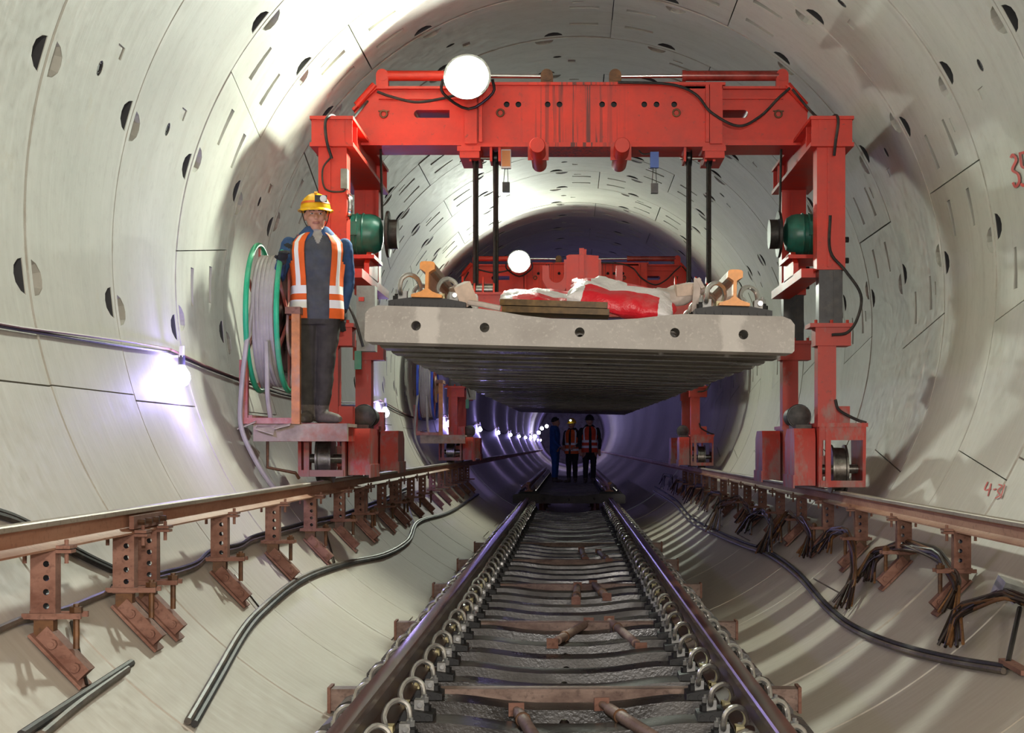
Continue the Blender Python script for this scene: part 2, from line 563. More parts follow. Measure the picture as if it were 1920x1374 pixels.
def pocket_circ(mb, deg, y, sgn):
    """bolt pocket beside a ring joint: upright dark wall at the joint side, floor rising away from it"""
    fr = frame_at(deg, y)
    top = [(-.088, .06), (.088, .06), (.075, .13), (.04, .19), (0, .205), (-.04, .19), (-.075, .13)]
    bot = [(-.05, .06), (.05, .06), (.042, .078), (.02, .09), (0, .094), (-.02, .09), (-.042, .078)]
    l0 = [fr(t * 1.12, sgn * b, -.05 + 0 * b) for t, b in top]
    l1 = [fr(t, sgn * b, .004) for t, b in top]
    l2 = [fr(t, sgn * b, .1) for t, b in bot]
    n = len(top); o = len(mb.v)
    mb.v += [tuple(v) for v in l0 + l1 + l2]
    for i in range(2):
        for j in range(n):
            q = (j + 1) % n
            mb.f.append((o + i * n + j, o + i * n + q, o + (i + 1) * n + q, o + (i + 1) * n + j))
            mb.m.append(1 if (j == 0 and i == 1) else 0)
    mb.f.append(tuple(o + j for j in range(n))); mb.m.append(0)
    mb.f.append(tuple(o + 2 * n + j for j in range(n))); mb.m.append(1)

def pocket_long(mb, deg, y, sgn):
    """slot pocket beside a longitudinal joint; sgn: towards which side it tails off"""
    fr = frame_at(deg, y)
    top = [(.12, -.045), (.12, .045), (.24, .037), (.38, .028), (.38, -.028), (.24, -.037)]
    bot = [(.12, -.035), (.12, .035), (.15, .033), (.17, .028), (.17, -.028), (.15, -.033)]
    l0 = [fr(sgn * t, b * 1.02, -.06) for t, b in top]
    l1 = [fr(sgn * t, b, .0) for t, b in top]
    l2 = [fr(sgn * t, b, .1) for t, b in bot]
    n = len(top); o = len(mb.v)
    mb.v += [tuple(v) for v in l0 + l1 + l2]
    for i in range(2):
        for j in range(n):
            q = (j + 1) % n
            mb.f.append((o + i * n + j, o + i * n + q, o + (i + 1) * n + q, o + (i + 1) * n + j))
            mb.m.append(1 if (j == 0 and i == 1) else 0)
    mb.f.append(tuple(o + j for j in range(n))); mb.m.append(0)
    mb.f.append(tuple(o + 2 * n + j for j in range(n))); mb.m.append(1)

def plate_recess(mb, deg, y, w_, h_, dep=.006):
    fr = frame_at(deg, y)
    vs = [fr(t, b, h) for h in (-.05, dep) for t, b in ((-w_, -h_), (w_, -h_), (w_, h_), (-w_, h_))]
    mb.add(vs, [(0, 1, 2, 3), (4, 7, 6, 5), (0, 4, 5, 1), (1, 5, 6, 2), (2, 6, 7, 3), (3, 7, 4, 0)])

KEYS = (163.0, -15.5)
def open_pocket(deg):
    """pockets of the lower lining are filled flush with mortar"""
    return math.sin(math.radians(deg)) > -.2
seg_meshes = {}
for key in KEYS:
    for i, (e0, e1) in enumerate(SEGS):
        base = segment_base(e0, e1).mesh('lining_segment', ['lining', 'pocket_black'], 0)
        c = MB()
        m0 = (e0[0] + e0[1]) / 2; m1 = (e1[0] + e1[1]) / 2
        k = math.ceil((m0 + 5) / 22.5)
        while k * 22.5 < m1 - 5:
            if open_pocket(k * 22.5 + key):
                pocket_circ(c, k * 22.5, 0.0, 1); pocket_circ(c, k * 22.5, RW, -1)
            k += 1
        for y in (.47, 1.03):
            q = y / RW
            if open_pocket(m0 + key): pocket_long(c, e0[0] + (e0[1] - e0[0]) * q, y, 1)
            if i and open_pocket(m1 + key): pocket_long(c, e1[0] + (e1[1] - e1[0]) * q, y, -1)
        mid = (m0 + m1) / 2
        if i and open_pocket(mid - 3 + key):
            plate_recess(c, mid - 5.5, .95, .035, .06)
            fr = frame_at(mid - 2.5, .75)
            c.rings([(fr(0, 0, -.05), .042), (fr(0, 0, .012), .042)], 14)
            plate_recess(c, m0 + 6.5, .3, .05, .022, .005)
        if c.v:
            cut = c.mesh('cut', ['lining', 'pocket_black'], 0)
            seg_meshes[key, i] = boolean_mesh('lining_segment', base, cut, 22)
        else:
            finish(base, 22); seg_meshes[key, i] = base

grout = MB()
for rr in ((.041, .006), (.028, .004)):
    grout.torus((0, 0, 0), (1, 0, 0), rr[0], rr[1], 16, 6)
grout.cyl((0, 0, 0), (.02, 0, 0), .018, n=10)
grout_me = grout.mesh('grout_plug', 'pocket_black')

tunnel = bpy.data.objects.new('wall_tunnel', None); COL.objects.link(tunnel); structure(tunnel)
tunnel.location = (AX, 0, AZ)
R0 = -5
NR = 21
for i in range(NR):
    key = KEYS[(i + R0) % 2] if i + R0 >= 0 else KEYS[1]
    jit = random.uniform(-.8, .8) if (i + R0) not in (-1, 0, 1) else 0
    for j in range(6):
        o = obj('lining_segment', seg_meshes[key, j], tunnel)
        dr = random.uniform(-.004, .004)
        mid = math.radians((SEGS[j][0][0] + SEGS[j][1][0]) / 2 + key + jit)
        o.location = (dr * math.cos(mid), S_RING + (i + R0) * RW, dr * math.sin(mid))
        o.rotation_euler = (0, -math.radians(key + jit), 0)
        if j and i < 14 and open_pocket((SEGS[j][0][0] + SEGS[j][0][1] + SEGS[j][1][0] + SEGS[j][1][1]) / 4 - 3 + key):
            g = obj('grout_plug', grout_me, o)
            a = (SEGS[j][0][0] + SEGS[j][0][1] + SEGS[j][1][0] + SEGS[j][1][1]) / 4 - 2.5
            p = arc_pt(R + .008, a, .75)
            g.location = p; g.rotation_euler = (0, -math.radians(a), 0)
Y_SEG0 = S_RING + R0 * RW
Y_SEG1 = S_RING + (R0 + NR) * RW

def ring_tube(name, rad, y0, y1, mat, groove=True, n=120, sharp=40):
    mb = MB()
    ys = []
    y = y0
    if groove:
        while y < y1 - .01:
            ys += [(y + .004, rad), (min(y + RW, y1) - .004, rad), (min(y + RW, y1) - .003, rad + .05), (min(y + RW, y1) + .003, rad + .05)]
            y += RW
    else:
        ys = [(y0, rad), (y1, rad)]
    loops = [[Vector((AX + r * math.cos(2 * PI * k / n), yy, AZ + r * math.sin(2 * PI * k / n))) for k in range(n)] for yy, r in ys]
    mb.loft(loops, caps=False)
    me = mb.mesh(name, mat, sharp)
    me.flip_normals()
    return structure(obj(name, me))
ring_tube('wall_light_blocker', 2.87, Y_SEG0 - .3, Y_SEG1 + .2, 'backing', False, 60)  # added dark shell, keeps outside light out of the joint gaps
ring_tube('wall_rear', R, -5.63, Y_SEG0, 'lining')
Y_END = Y_SEG1 + RW * 74
ring_tube('wall_far', R, Y_SEG1, Y_END, 'lining', True, 72)
mb = MB()
mb.cyl((AX, Y_END, AZ), (AX, Y_END + .2, AZ), R + .1, n=48)
structure(mb.build('wall_end', 'lining'))

# painted marks on the lining
def stroke_on_wall(mb, pts, wpx, off=.008):
    pts = [Vector((p[0], p[1], 0)) for p in pts]
    pts = catmull(pts, 5)
    n = len(pts)
    L = []
    for i, p in enumerate(pts):
        d = (pts[min(n - 1, i + 1)] - pts[max(0, i - 1)]); d.normalize()
        nx, ny = -d.y, d.x
        L.append((onwall(p.x + nx * wpx / 2, p.y + ny * wpx / 2, off), onwall(p.x - nx * wpx / 2, p.y - ny * wpx / 2, off)))
    for i in range(n - 1):
        mb.add([L[i][0], L[i][1], L[i + 1][1], L[i + 1][0]], [(0, 1, 2, 3)])
mk = MB()
stroke_on_wall(mk, [(1895, 296), (1899, 290), (1905, 300), (1898, 318), (1908, 326), (1911, 340), (1904, 350), (1899, 342)], 5)
stroke_on_wall(mk, [(1912, 286), (1914, 302), (1916, 312), (1924, 318), (1926, 336), (1919, 348), (1914, 344)], 5)
stroke_on_wall(mk, [(1911, 288), (1927, 284)], 5)
o = mk.build('painted_number', 'paint_mark_red', None, 0)
tag(o, 'red hand-painted number 35 on the grey concrete lining', 'painted number')
mk = MB()
stroke_on_wall(mk, [(1852, 903), (1846, 918), (1858, 916)], 2.4)
stroke_on_wall(mk, [(1858, 906), (1852, 930)], 2.4)
stroke_on_wall(mk, [(1862, 918), (1868, 916)], 2.4)
stroke_on_wall(mk, [(1872, 908), (1879, 911), (1870, 920), (1875, 928), (1866, 934)], 2.4)
stroke_on_wall(mk, [(1884, 908), (1876, 934)], 2.4)
o = mk.build('painted_number', 'paint_mark_red', None, 0)
tag(o, 'faint thin red scribbled number 4-31 low on the concrete lining', 'painted number')

# ------------------------------------------------------------------ shared rail and sleeper shapes
def rail_profile(h, base, head, web):
    hh = h * .27; fb = h * .07; fm = h * .19
    b, hd, wb = base / 2, head / 2, web / 2
    right = [(b, 0), (b, fb), (wb + (b - wb) * .3, fm * .85), (wb, fm * 1.3), (wb, h - hh * 1.15), (wb + (hd - wb) * .55, h - hh * .92), (hd, h - hh * .8), (hd, h - hh * .22), (hd * .82, h - hh * .05), (hd * .4, h)]
    return right + [(-x, z) for x, z in reversed(right)]
RP60 = rail_profile(.176, .15, .073, .0165)
RP24 = rail_profile(.107, .092, .051, .011)

def rail_body(prof, y0, y1, h, cut, slope=0.0):
    """rail with separate head faces (material 1)"""
    mb = MB()
    n = len(prof)
    vs = [(x, y0, z) for x, z in prof] + [(x, y1, z + slope) for x, z in prof]
    o = 0
    mb.add(vs, [tuple(range(n)), tuple(reversed(range(n, 2 * n)))])
    for i in range(n):
        j = (i + 1) % n
        head = min(prof[i][1], prof[j][1]) > h * cut
        mb.f.append((i, i + n, j + n, j)); mb.m.append(1 if head else 0)
    return mb

# concrete sleeper: raised rail seats, lower middle, five holes through it for the reinforcement
SL = 2.1
def sleeper_mesh(mat, cham=False):
    half = [(.0, .138), (.14, .139), (.28, .15), (.42, .17), (.5, .178), (.99, .18), (1.03, .165), (1.05, .14)] + ([(1.05, .055), (.955, 0)] if cham else [(1.05, .012), (1.04, 0)])
    prof = [(-x, z) for x, z in reversed(half)] + half[1:]
    mb = MB()
    n = len(prof)
    def loop(y, sc, dz):
        return [Vector((x, y, z)) for x, z in prof]
    top_in = .02
    loops = []
    for y, s in ((-.115, 1), (.115, 1)):
        loops.append([Vector((x, y * (1.0 if z > .1 else 1.1), z)) for x, z in prof])
    mb.loft(loops)
    base = mb.mesh('body', [mat, 'pocket_black'], 0)
    c = MB()
    for hx, hz in ((-.8, .085), (-.465, .085), (0, .075), (.465, .085), (.8, .085)):
        c.cyl((hx, -.2, hz), (hx, .2, hz), .024, n=14)
    return boolean_mesh('body', base, c.mesh('cut', [mat, 'pocket_black'], 0), 30)

SEAT = .18
PLATE = .045
def clip_mesh():
    mb = MB()
    pts = [(.012, -.055, .03), (.012, .0, .03), (.012, .05, .032), (.014, .078, .05), (.006, .084, .085), (-.022, .074, .102), (-.05, .05, .09), (-.062, .02, .06), (-.055, -.008, .036), (-.045, -.035, .032)]
    pts = [(x * 1.25, y * 1.1, .012 + (z - .012) * 1.28) for x, y, z in pts]
    mb.tube(pts, .012, 8, smooth=4)
    return mb.mesh('clip', 'clip_steel')
CLIP_ME = clip_mesh()
pl = MB()
pl.prism([(-.19, 0), (.19, 0), (.19, .028), (.16, .034), (.09, PLATE), (-.09, PLATE), (-.16, .034), (-.19, .028)], 'y', -.085, .085)
for k in range(9):
    x = -.17 + k * .0425
    pl.cyl((x, -.093, .013), (x, .093, .013), .013, n=8)
for sx_ in (-1, 1):
    pl.cyl((sx_ * .15, 0, .02), (sx_ * .15, 0, .058), .028, n=10)
    pl.cyl((sx_ * .15, 0, .058), (sx_ * .15, 0, .068), .02, n=6)
PLATE_ME = pl.mesh('base_plate', 'rubber')
sh = MB()
sh.box(-.012, .03, -.03, .03, .0, .052); sh.cyl((.012, -.032, .03), (.012, .032, .03), .02, n=10)
SHOULDER_ME = sh.mesh('shoulder', 'grey_metal')
ins = MB()
ins.box(-.02, .014, -.04, .04, 0, .016); ins.box(.004, .014, -.04, .04, -.012, .016)
INS_ME = [ins.mesh('insulator', 'nylon'), ins.mesh('insulator', 'nylon_yellow')]
nut = MB(); nut.cyl((0, 0, 0), (0, 0, .024), .017, n=6); nut.cyl((0, 0, .024), (0, 0, .036), .009, n=8)
NUT_ME = nut.mesh('anchor_bolt', 'galvanised')

def make_sleeper(name, label, cat, body_me, group, detail=2):
    t = thing(name, label, cat, group=group)
    obj('body', body_me, t)
    if detail == 0: return t
    for s in (-1, 1):
        p = obj('base_plate', PLATE_ME, t); p.location = (s * .7525, 0, SEAT)
        for q in (-1, 1):
            c = obj('clip', CLIP_ME, p); c.location = (q * .118, 0, .03)
            c.rotation_euler = (0, 0, 0 if q > 0 else PI)
            if detail > 1:
                h = obj('shoulder', SHOULDER_ME, p); h.location = (q * .118, 0, .03)
                if q < 0: h.rotation_euler = (0, 0, PI)
                n_ = obj('insulator', INS_ME[0 if q == s else 1], p); n_.location = (q * .068, 0, PLATE + .012)
                if q < 0: n_.rotation_euler = (0, 0, PI)
                b = obj('anchor_bolt', NUT_ME, p); b.location = (q * .15, 0, .066)
    return t

# ------------------------------------------------------------------ track panel on the tunnel floor
TX = -.03
SLEEP_Z = CAMZ - .95 - .176 - PLATE - SEAT
body_wet = sleeper_mesh('sleeper_wet', True)
proto = make_sleeper('track_sleeper', 'dark wet concrete sleeper of the track laid on the tunnel floor', 'sleeper', body_wet, 'sleepers of the track on the tunnel floor')
lite = make_sleeper('track_sleeper', proto['label'], 'sleeper', body_wet, proto['group'], 1)
first = [True, True]
NSL = 42
for k in range(NSL):
    y = 6.5 - 1.2 + .6 * k
    src, q = (proto, 0) if k < 26 else (lite, 1)
    o = src if first[q] else copy_tree(src)
    first[q] = False
    o.location = (TX + random.uniform(-.008, .008), y + random.uniform(-.012, .012), SLEEP_Z)
    o.rotation_euler = (0, 0, random.uniform(-.006, .006))
for s, lb in ((-1, 'dark rusty running rail on floor sleepers, on the cable reel side'), (1, 'dark rusty running rail on floor sleepers, on the rebar bundle side')):
    o = rail_body(RP60, 4.6, 30.2, .176, .72).build('track_rail', ['rail_wet', 'rail_wet_head'], None, 30)
    o.location = (TX + s * .7525, 0, SLEEP_Z + SEAT + PLATE)
    tag(o, lb, 'rail')

# cross beams carrying the rails between the sleepers
for k, (yy, lb) in enumerate(((8.0, 'pinkish rusty steel cross beam under the rails, longest stub past the rail'), (11.0, 'patchy pink and brown cross beam beyond the two leaning prop rods'),
                      (14.0, 'grey-brown steel cross beam between floor sleepers under the hoisted panel'), (17.0, 'pale patched cross beam between floor sleepers with two short props on it'), (20.0, 'rusty cross beam between floor sleepers farthest down the track'))):
    t = thing('cross_beam', lb, 'beam', (TX, yy, SLEEP_Z + .075), group='cross beams of the floor track')
    b = MB(); b.box(-1.13, 1.13, -.055, .055, 0, .105)
    b.build('beam', 'beam_patchy', t)
    for s in (-1, 1):
        e = MB(); e.box(s * 1.13 - .008, s * 1.13 + .008, -.07, .07, -.01, .115); e.build('end_plate', 'rust', t)
        e = MB(); e.cyl((s * .93, 0, -.2), (s * .93, 0, .0), .02, n=10); e.build('screw_leg', 'rust_dark', t)

# prop rods lying on the track
def prop_rod(p0, p1, label, r=.024):
    p0, p1 = Vector(p0), Vector(p1)
    t = thing('prop_rod', label, 'prop rod', p0)
    d = (p1 - p0)
    L = d.length; dn = d.normalized()
    m_ = MB(); m_.rings([(dn * .0, r * .6), (dn * L * .12, r * .6), (dn * L * .125, r), (dn * L * .86, r), (dn * L * .865, r * .65), (dn * L, r * .65)], 12)
    m_.build('tube', 'beam_patchy', t)
    for q, sg in ((0, -1), (1, 1)):
        c = dn * L * q
        m2 = MB(); m2.bar(c - dn * .006, c + dn * .006, .07, .06)
        m2.build('end_plate', 'rust', t)
    m3 = MB(); m3.torus(dn * L * .3, dn, r * 1.05, .006, 16, 6); m3.build('collar', 'rust_dark', t)
    return t
zt = SLEEP_Z + .139 + .03
def onz(u, v, z):
    d = F * (CAMZ - z) / (v - VV)
    return P(u, v, d)
for a, b, lb in (((968, 1330), (1014, 1400), 'pale dusty prop rod beside the tilted prop with a square head plate'),
                 ((1128, 1320), (1262, 1405), 'prop rod with a rusty square head plate tilted towards the reel'),
                 ((1036, 1206), (1104, 1166), 'rusty prop rod pointing away from the pinkish cross beam, foot plate flat'),
                 ((1142, 1163), (1202, 1214), 'pale ringed prop rod mirroring the rusty one beyond the pinkish beam'),
                 ((1080, 1126), (1083, 1098), 'stubby prop rod lying along the track between the first two cross beams'),
                 ((1138, 1119), (1112, 1094), 'dark stubby prop rod slanting beside the straight stubby one'),
                 ((1098, 1050), (1090, 1030), 'small prop rod lying against the pale patched cross beam'),
                 ((1142, 1052), (1122, 1034), 'small ochre-ended prop rod next to the pale patched beam')):
    prop_rod(onz(*a, zt), onz(*b, zt), lb, .027 if a[1] > 1150 else .03)

# ------------------------------------------------------------------ track panel laid farther on
Z2 = CAMZ - .90 - SEAT
body_far = sleeper_mesh('sleeper_far')
p2 = make_sleeper('track_sleeper', 'dark sleeper of the farther track where three workers stand', 'sleeper', body_far, 'sleepers of the farther track', 1)
for k in range(34):
    o = p2 if k == 0 else copy_tree(p2)
    o.location = (TX, 30.9 + .6 * k, Z2)
for s, lb in ((-1, 'brown rail of the farther track, on the wall lamp side'), (1, 'dark rail of the farther track, beside the workers in vests')):
    o = rail_body(RP60, 30.7, 52.0, .176, .72).build('track_rail', ['rail_rust', 'rail_head'], None, 30)
    o.location = (TX + s * .7525, 0, Z2 + SEAT + PLATE)
    tag(o, lb, 'rail')
for k in range(8):
    yy = 32.0 + k * 2.4
    t = thing('track_stand', 'rusty stand propping up the farther track', 'stand', (TX, yy, .0), group='stands under the farther track')
    for s in (-1, 1):
        a = MB(); x = s * .55
        zb = AZ - math.sqrt(R * R - (TX + x - AX) ** 2) + .02
        a.cyl((x, 0, zb), (x, 0, Z2), .035, n=8); a.box(x - .08, x + .08, -.08, .08, zb, zb + .015)
        a.build('leg', 'rust_dark', t)

# ------------------------------------------------------------------ hoisted track panel
PX, PY0 = .042, 8.07
ROLL = math.radians(1.55)
PZ0 = CAMZ + .478                 # underside of the front sleeper, middle
SLOPE = .16 / 25.0
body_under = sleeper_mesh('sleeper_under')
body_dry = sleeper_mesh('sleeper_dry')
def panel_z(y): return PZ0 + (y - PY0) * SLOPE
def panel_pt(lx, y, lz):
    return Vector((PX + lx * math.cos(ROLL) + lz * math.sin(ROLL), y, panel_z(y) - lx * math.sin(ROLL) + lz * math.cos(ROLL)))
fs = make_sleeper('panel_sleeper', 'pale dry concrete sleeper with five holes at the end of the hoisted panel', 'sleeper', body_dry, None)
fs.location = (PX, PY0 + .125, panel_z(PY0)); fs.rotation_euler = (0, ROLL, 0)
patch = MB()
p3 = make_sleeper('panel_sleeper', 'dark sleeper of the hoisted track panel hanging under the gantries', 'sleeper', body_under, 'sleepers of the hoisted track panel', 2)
p3l = make_sleeper('panel_sleeper', p3['label'], 'sleeper', body_under, p3['group'], 1)
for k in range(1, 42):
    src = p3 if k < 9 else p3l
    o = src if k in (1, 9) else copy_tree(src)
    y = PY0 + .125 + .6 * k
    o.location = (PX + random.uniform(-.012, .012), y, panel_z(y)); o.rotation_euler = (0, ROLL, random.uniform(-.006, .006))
for s, lb in ((-1, 'hoisted panel rail with orange painted end, on the reel side'), (1, 'hoisted panel rail with orange painted end, on the rag and sack side')):
    t = thing('panel_rail', lb, 'rail', panel_pt(s * .7525, PY0 + .03, SEAT + PLATE), (0, ROLL, 0))
    rail_body(RP60, .05, 24.9, .176, .72, 24.85 * SLOPE).build('rail_bar', ['rail_rust', 'rail_head'], t, 30)
    e = rail_body(RP60, -.03, .05, .176, .72, 0); e.build('painted_end', ['orange_paint', 'orange_paint'], t, 30)

# things lying on the hoisted panel
def sack(name, label, loc, rot, dims, seed):
    me = bpy.data.meshes.new(name)
    bm = bmesh.new(); bmesh.ops.create_cube(bm, size=1.0)
    bmesh.ops.subdivide_edges(bm, edges=bm.edges, cuts=14, use_grid_fill=True)
    rnd = Vector((seed * 3.1, seed * 1.7, 0))
    for v in bm.verts:
        p = v.co * 2
        q = Vector((p.x, p.y, p.z))
        # pillow: thickness falls to the rim
        rim = (1 - abs(p.x) ** 4) ** .5 * (1 - abs(p.y) ** 3) ** .5 if abs(p.x) < 1 and abs(p.y) < 1 else 0
        q.z = p.z * (.12 + .88 * rim)
        q.x *= 1 - .06 * (abs(p.y) ** 2); q.y *= 1 - .1 * (abs(p.x) ** 2)
        w_ = Vector((q.x * dims[0] / 2, q.y * dims[1] / 2, q.z * dims[2] / 2))
        nz = noise.noise_vector(w_ * 5 + rnd) * .03 + noise.noise_vector(w_ * 13 + rnd) * .018 + noise.noise_vector(w_ * 27 + rnd) * .007
        v.co = w_ + nz
    bm.to_mesh(me); bm.free()
    me.materials.append(M['sack']); finish(me, 80)
    o = obj(name, me); o.location = loc; o.rotation_euler = rot
    return tag(o, label, 'sack')
sack('woven_sack', 'large crumpled red and white woven sack lying on the hoisted panel', P(1166, 568, 8.5) + Vector((0, 0, .015)), (math.radians(22), math.radians(9), math.radians(-4)), (.56, .34, .13), 2)
sack('woven_sack', 'flat red and white sack tucked behind the brown planks', P(1025, 562, 9.3) + Vector((0, 0, -.01)), (math.radians(16), math.radians(4), math.radians(3)), (.52, .3, .09), 5)
for k, (lb, dx, dz) in enumerate((('lower brown weathered plank of the pair on the pale sleeper', 0, 0), ('upper brown weathered plank of the pair, shifted slightly', -.012, .034))):
    m_ = MB()
    m_.prism([(-.265, -.11), (-.2, .16), (.27, .16), (.27, -.13), (-.235, -.13)], 'z', 0, .03)
    o = m_.build('plank', 'plank'); o.location = panel_pt(-.125 + dx, 8.33, .172 + dz); o.rotation_euler = (0, ROLL + .004, .02 * k)
    tag(o, lb, 'plank')
m_ = MB(); m_.box(-.045, .045, -.05, .05, -.055, .055)
o = m_.build('brick_chunk', 'brick_beige'); o.location = P(869, 553, 8.22); o.rotation_euler = (.1, math.radians(-24), .3)
tag(o, 'beige square brick chunk leaning by the orange rail end', 'brick')
m_ = MB(); m_.tube([P(878, 567, 8.17), P(905, 571, 8.16), P(938, 578, 8.15)], .014, 8)
o = m_.build('grey_pipe', 'rag'); tag(o, 'short pale pipe lying below the beige brick chunk', 'pipe')
m_ = MB(); m_.rings([(P(891, 578, 8.5), .016), (P(891, 556, 8.5), .016), (P(891, 551, 8.5), .009)], 10)
o = m_.build('plastic_bottle', 'white_plastic'); tag(o, 'small pale bottle standing beside the beige brick chunk', 'bottle')
# rag and rubble by the other rail
me = bpy.data.meshes.new('grey_rag'); bm = bmesh.new(); bmesh.ops.create_icosphere(bm, subdivisions=4, radius=1)
for v in bm.verts:
    q = v.co.copy(); w_ = Vector((q.x * .17, q.y * .13, q.z * .052))
    v.co = w_ + noise.noise_vector(w_ * 9) * .04 + noise.noise_vector(w_ * 24) * .012
bm.to_mesh(me); bm.free(); me.materials.append(M['rag']); finish(me, 70)
o = obj('grey_rag', me); o.location = P(1262, 556, 8.62); o.rotation_euler = (.2, -.25, .1)
tag(o, 'heap of grey-beige rag beside the large sack', 'rag')
m_ = MB(); m_.box(-.06, .06, -.02, .02, -.03, .03); m_.cyl((.03, -.03, .005), (.03, .03, .005), .012, n=8)
o = m_.build('steel_bracket', 'brick_beige'); o.location = P(1288, 543, 8.52); o.rotation_euler = (.1, -.1, .2)
tag(o, 'small pinkish steel bracket lying on the grey rag', 'bracket')
m_ = MB(); m_.bar(P(1303, 585, 8.45), P(1308, 522, 8.45), .035, .02); m_.bar(P(1308, 522, 8.45), P(1318, 540, 8.45), .03, .02)
o = m_.build('steel_strap', 'rag'); tag(o, 'upright bent steel strap between the rag and the rail', 'strap')

# ------------------------------------------------------------------ gantry rails and their supports
LX, LZ = -1.88, CAMZ - .265     # rail-top lines
RX, RZ = 2.05, CAMZ - .345
for x, z, lb in ((LX, LZ, 'long rusty crane rail on wall brackets, on the cable reel side'), (RX, RZ, 'long rusty crane rail on wall brackets, above the hanging rebar bundles')):
    o = rail_body(RP24, 3.0, 110, .107, .72).build('crane_rail', ['rail_rust', 'rail_head'], None, 30)
    o.location = (x, 0, z - .107)
    tag(o, lb, 'rail')

def post_mesh(H):
    mb = MB(); mb.box(-.045, .045, -.032, .032, -H, 0)
    base = mb.mesh('post', ['rust', 'pocket_black'], 0)
    c = MB()
    n = int((H - .03) / .05)
    for k in range(n):
        c.cyl((-.008 + .02, -.05, -.05 - k * .05), (.012, .05, -.05 - k * .05), .0115, n=10)
    inner = MB()
    me = boolean_mesh('post', base, c.mesh('cut', ['pocket_black', 'pocket_black'], 0), 30)
    return me
POST = {'L': post_mesh(.25), 'R': post_mesh(.22)}
def support_meshes(side):
    x, z = (LX, LZ) if side == 'L' else (RX, RZ)
    H = .25 if side == 'L' else .22
    s = 1                                   # built for the left wall: the wall lies towards -x, slope falls to +x
    zb = z - .107
    relx = abs(x - AX)
    # tangent of the lining below the post, in local (outward = -x) coordinates
    def wall_z(lx):                          # local x -> local z of lining
        rx = relx - lx
        return AZ - math.sqrt(R * R - rx * rx) - zb
    a = Vector((-.05, 0, wall_z(-.05))); b = Vector((.135, 0, wall_z(.135)))
    d = (b - a).normalized(); nrm = Vector((-d.z, 0, d.x))
    foot = MB(); foot.bar(a + nrm * .012, b + nrm * .012, .13, .012, up=nrm)
    foot.bar(a + d * .02 + nrm * .045, b - d * .03 + nrm * .045, .075, .055, up=nrm)
    foot_me = foot.mesh('foot', 'rust')
    bolt_me = []
    for t in (.3, .74):
        c = a + (b - a) * t + nrm * .045
        bo = MB(); bo.cyl(c + Vector((0, -.055, 0)), c + Vector((0, -.035, 0)), .018, n=8); bo.cyl(c + Vector((0, .035, 0)), c + Vector((0, .055, 0)), .018, n=8); bo.cyl(c + Vector((0, -.06, 0)), c + Vector((0, .06, 0)), .009, n=8)
        bolt_me.append(bo.mesh('bolt', 'rust'))
    cl = MB(); zc = -H + .015
    cl.box(-.07, .14, -.052, -.036, zc - .01, zc + .01); cl.box(-.07, .14, .036, .052, zc - .01, zc + .01)
    clamp_me = cl.mesh('clamp_bar', 'rust')
    hb = MB(); hb.cyl((.11, 0, zc - .12), (.11, 0, zc + .04), .012, n=8); hb.cyl((.11, 0, zc + .01), (.11, 0, zc + .03), .024, n=6)
    hb_me = hb.mesh('hanger_bolt', 'rust_dark')
    tc = MB(); tc.box(-.09, .1, -.03, .03, -.012, 0); tc.cyl((.075, 0, -.05), (.075, 0, .035), .008, n=8); tc.cyl((-.075, 0, -.05), (-.075, 0, .035), .008, n=8)
    tc.box(.05, .1, -.045, .045, .004, .016)
    top_me = tc.mesh('rail_clamp', 'rust')
    pr = MB(); pr.bar((0, .03, -H), (0, .03, -H - .05), .075, .06)
    stub = MB(); stub.box(-.035, .035, -.025, .025, min(-H - .09, wall_z(0) + .02), -H)
    return dict(post=POST[side], foot=foot_me, bolt=bolt_me[0], bolt2=bolt_me[1], clamp_bar=clamp_me, hanger_bolt=hb_me, rail_clamp=top_me, stub=stub.mesh('stub', 'rust_dark'))
SUP = {'L': support_meshes('L'), 'R': support_meshes('R')}
def rail_support(side, y, label, group):
    x, z = (LX, LZ) if side == 'L' else (RX, RZ)
    t = thing('rail_support', label, 'bracket', (x, y, z - .107), (0, 0, 0 if side == 'L' else PI), group)
    names = ('post', 'foot', 'bolt', 'bolt2', 'clamp_bar', 'hanger_bolt', 'rail_clamp', 'stub') if y < 22 else ('post', 'foot', 'clamp_bar')
    for n in names:
        o = obj(n.rstrip('2'), SUP[side][n], t)
    return t
ly = [5.92, 6.98, 7.36, 8.87] + [10.45 + 1.5 * k for k in range(14)] + [14.75, 17.6]
for y in sorted(ly):
    lb = 'rusty perforated post bracket under the crane rail on the cable reel side'
    if y == 5.92: lb = 'rusty perforated post bracket with a pale dusty upper half'
    if y in (6.98, 7.36): lb = 'rusty perforated post bracket, one of the close pair under the rail joint'
    rail_support('L', y, lb, 'brackets on the reel side' if y != 5.92 else None)
for k in range(15):
    rail_support('R', 8.68 + 1.5 * k, 'rusty perforated post bracket under the crane rail among the rebar bundles', 'brackets on the rebar side')
m_ = MB(); m_.bar((LX + .034, 6.95, LZ - .06), (LX + .034, 7.45, LZ - .06), .02, .055)
fp = m_.build('fish_plate', 'rust'); tag(fp, 'rusty bolted joint plate on the crane rail above the close bracket pair', 'joint plate')
for k in range(4):
    b = MB(); b.cyl((0, 0, 0), (.03, 0, 0), .014, n=6); o = b.build('bolt', 'rust_dark', fp)
    o.location = (LX + .044, 7.02 + k * .12, LZ - .06)

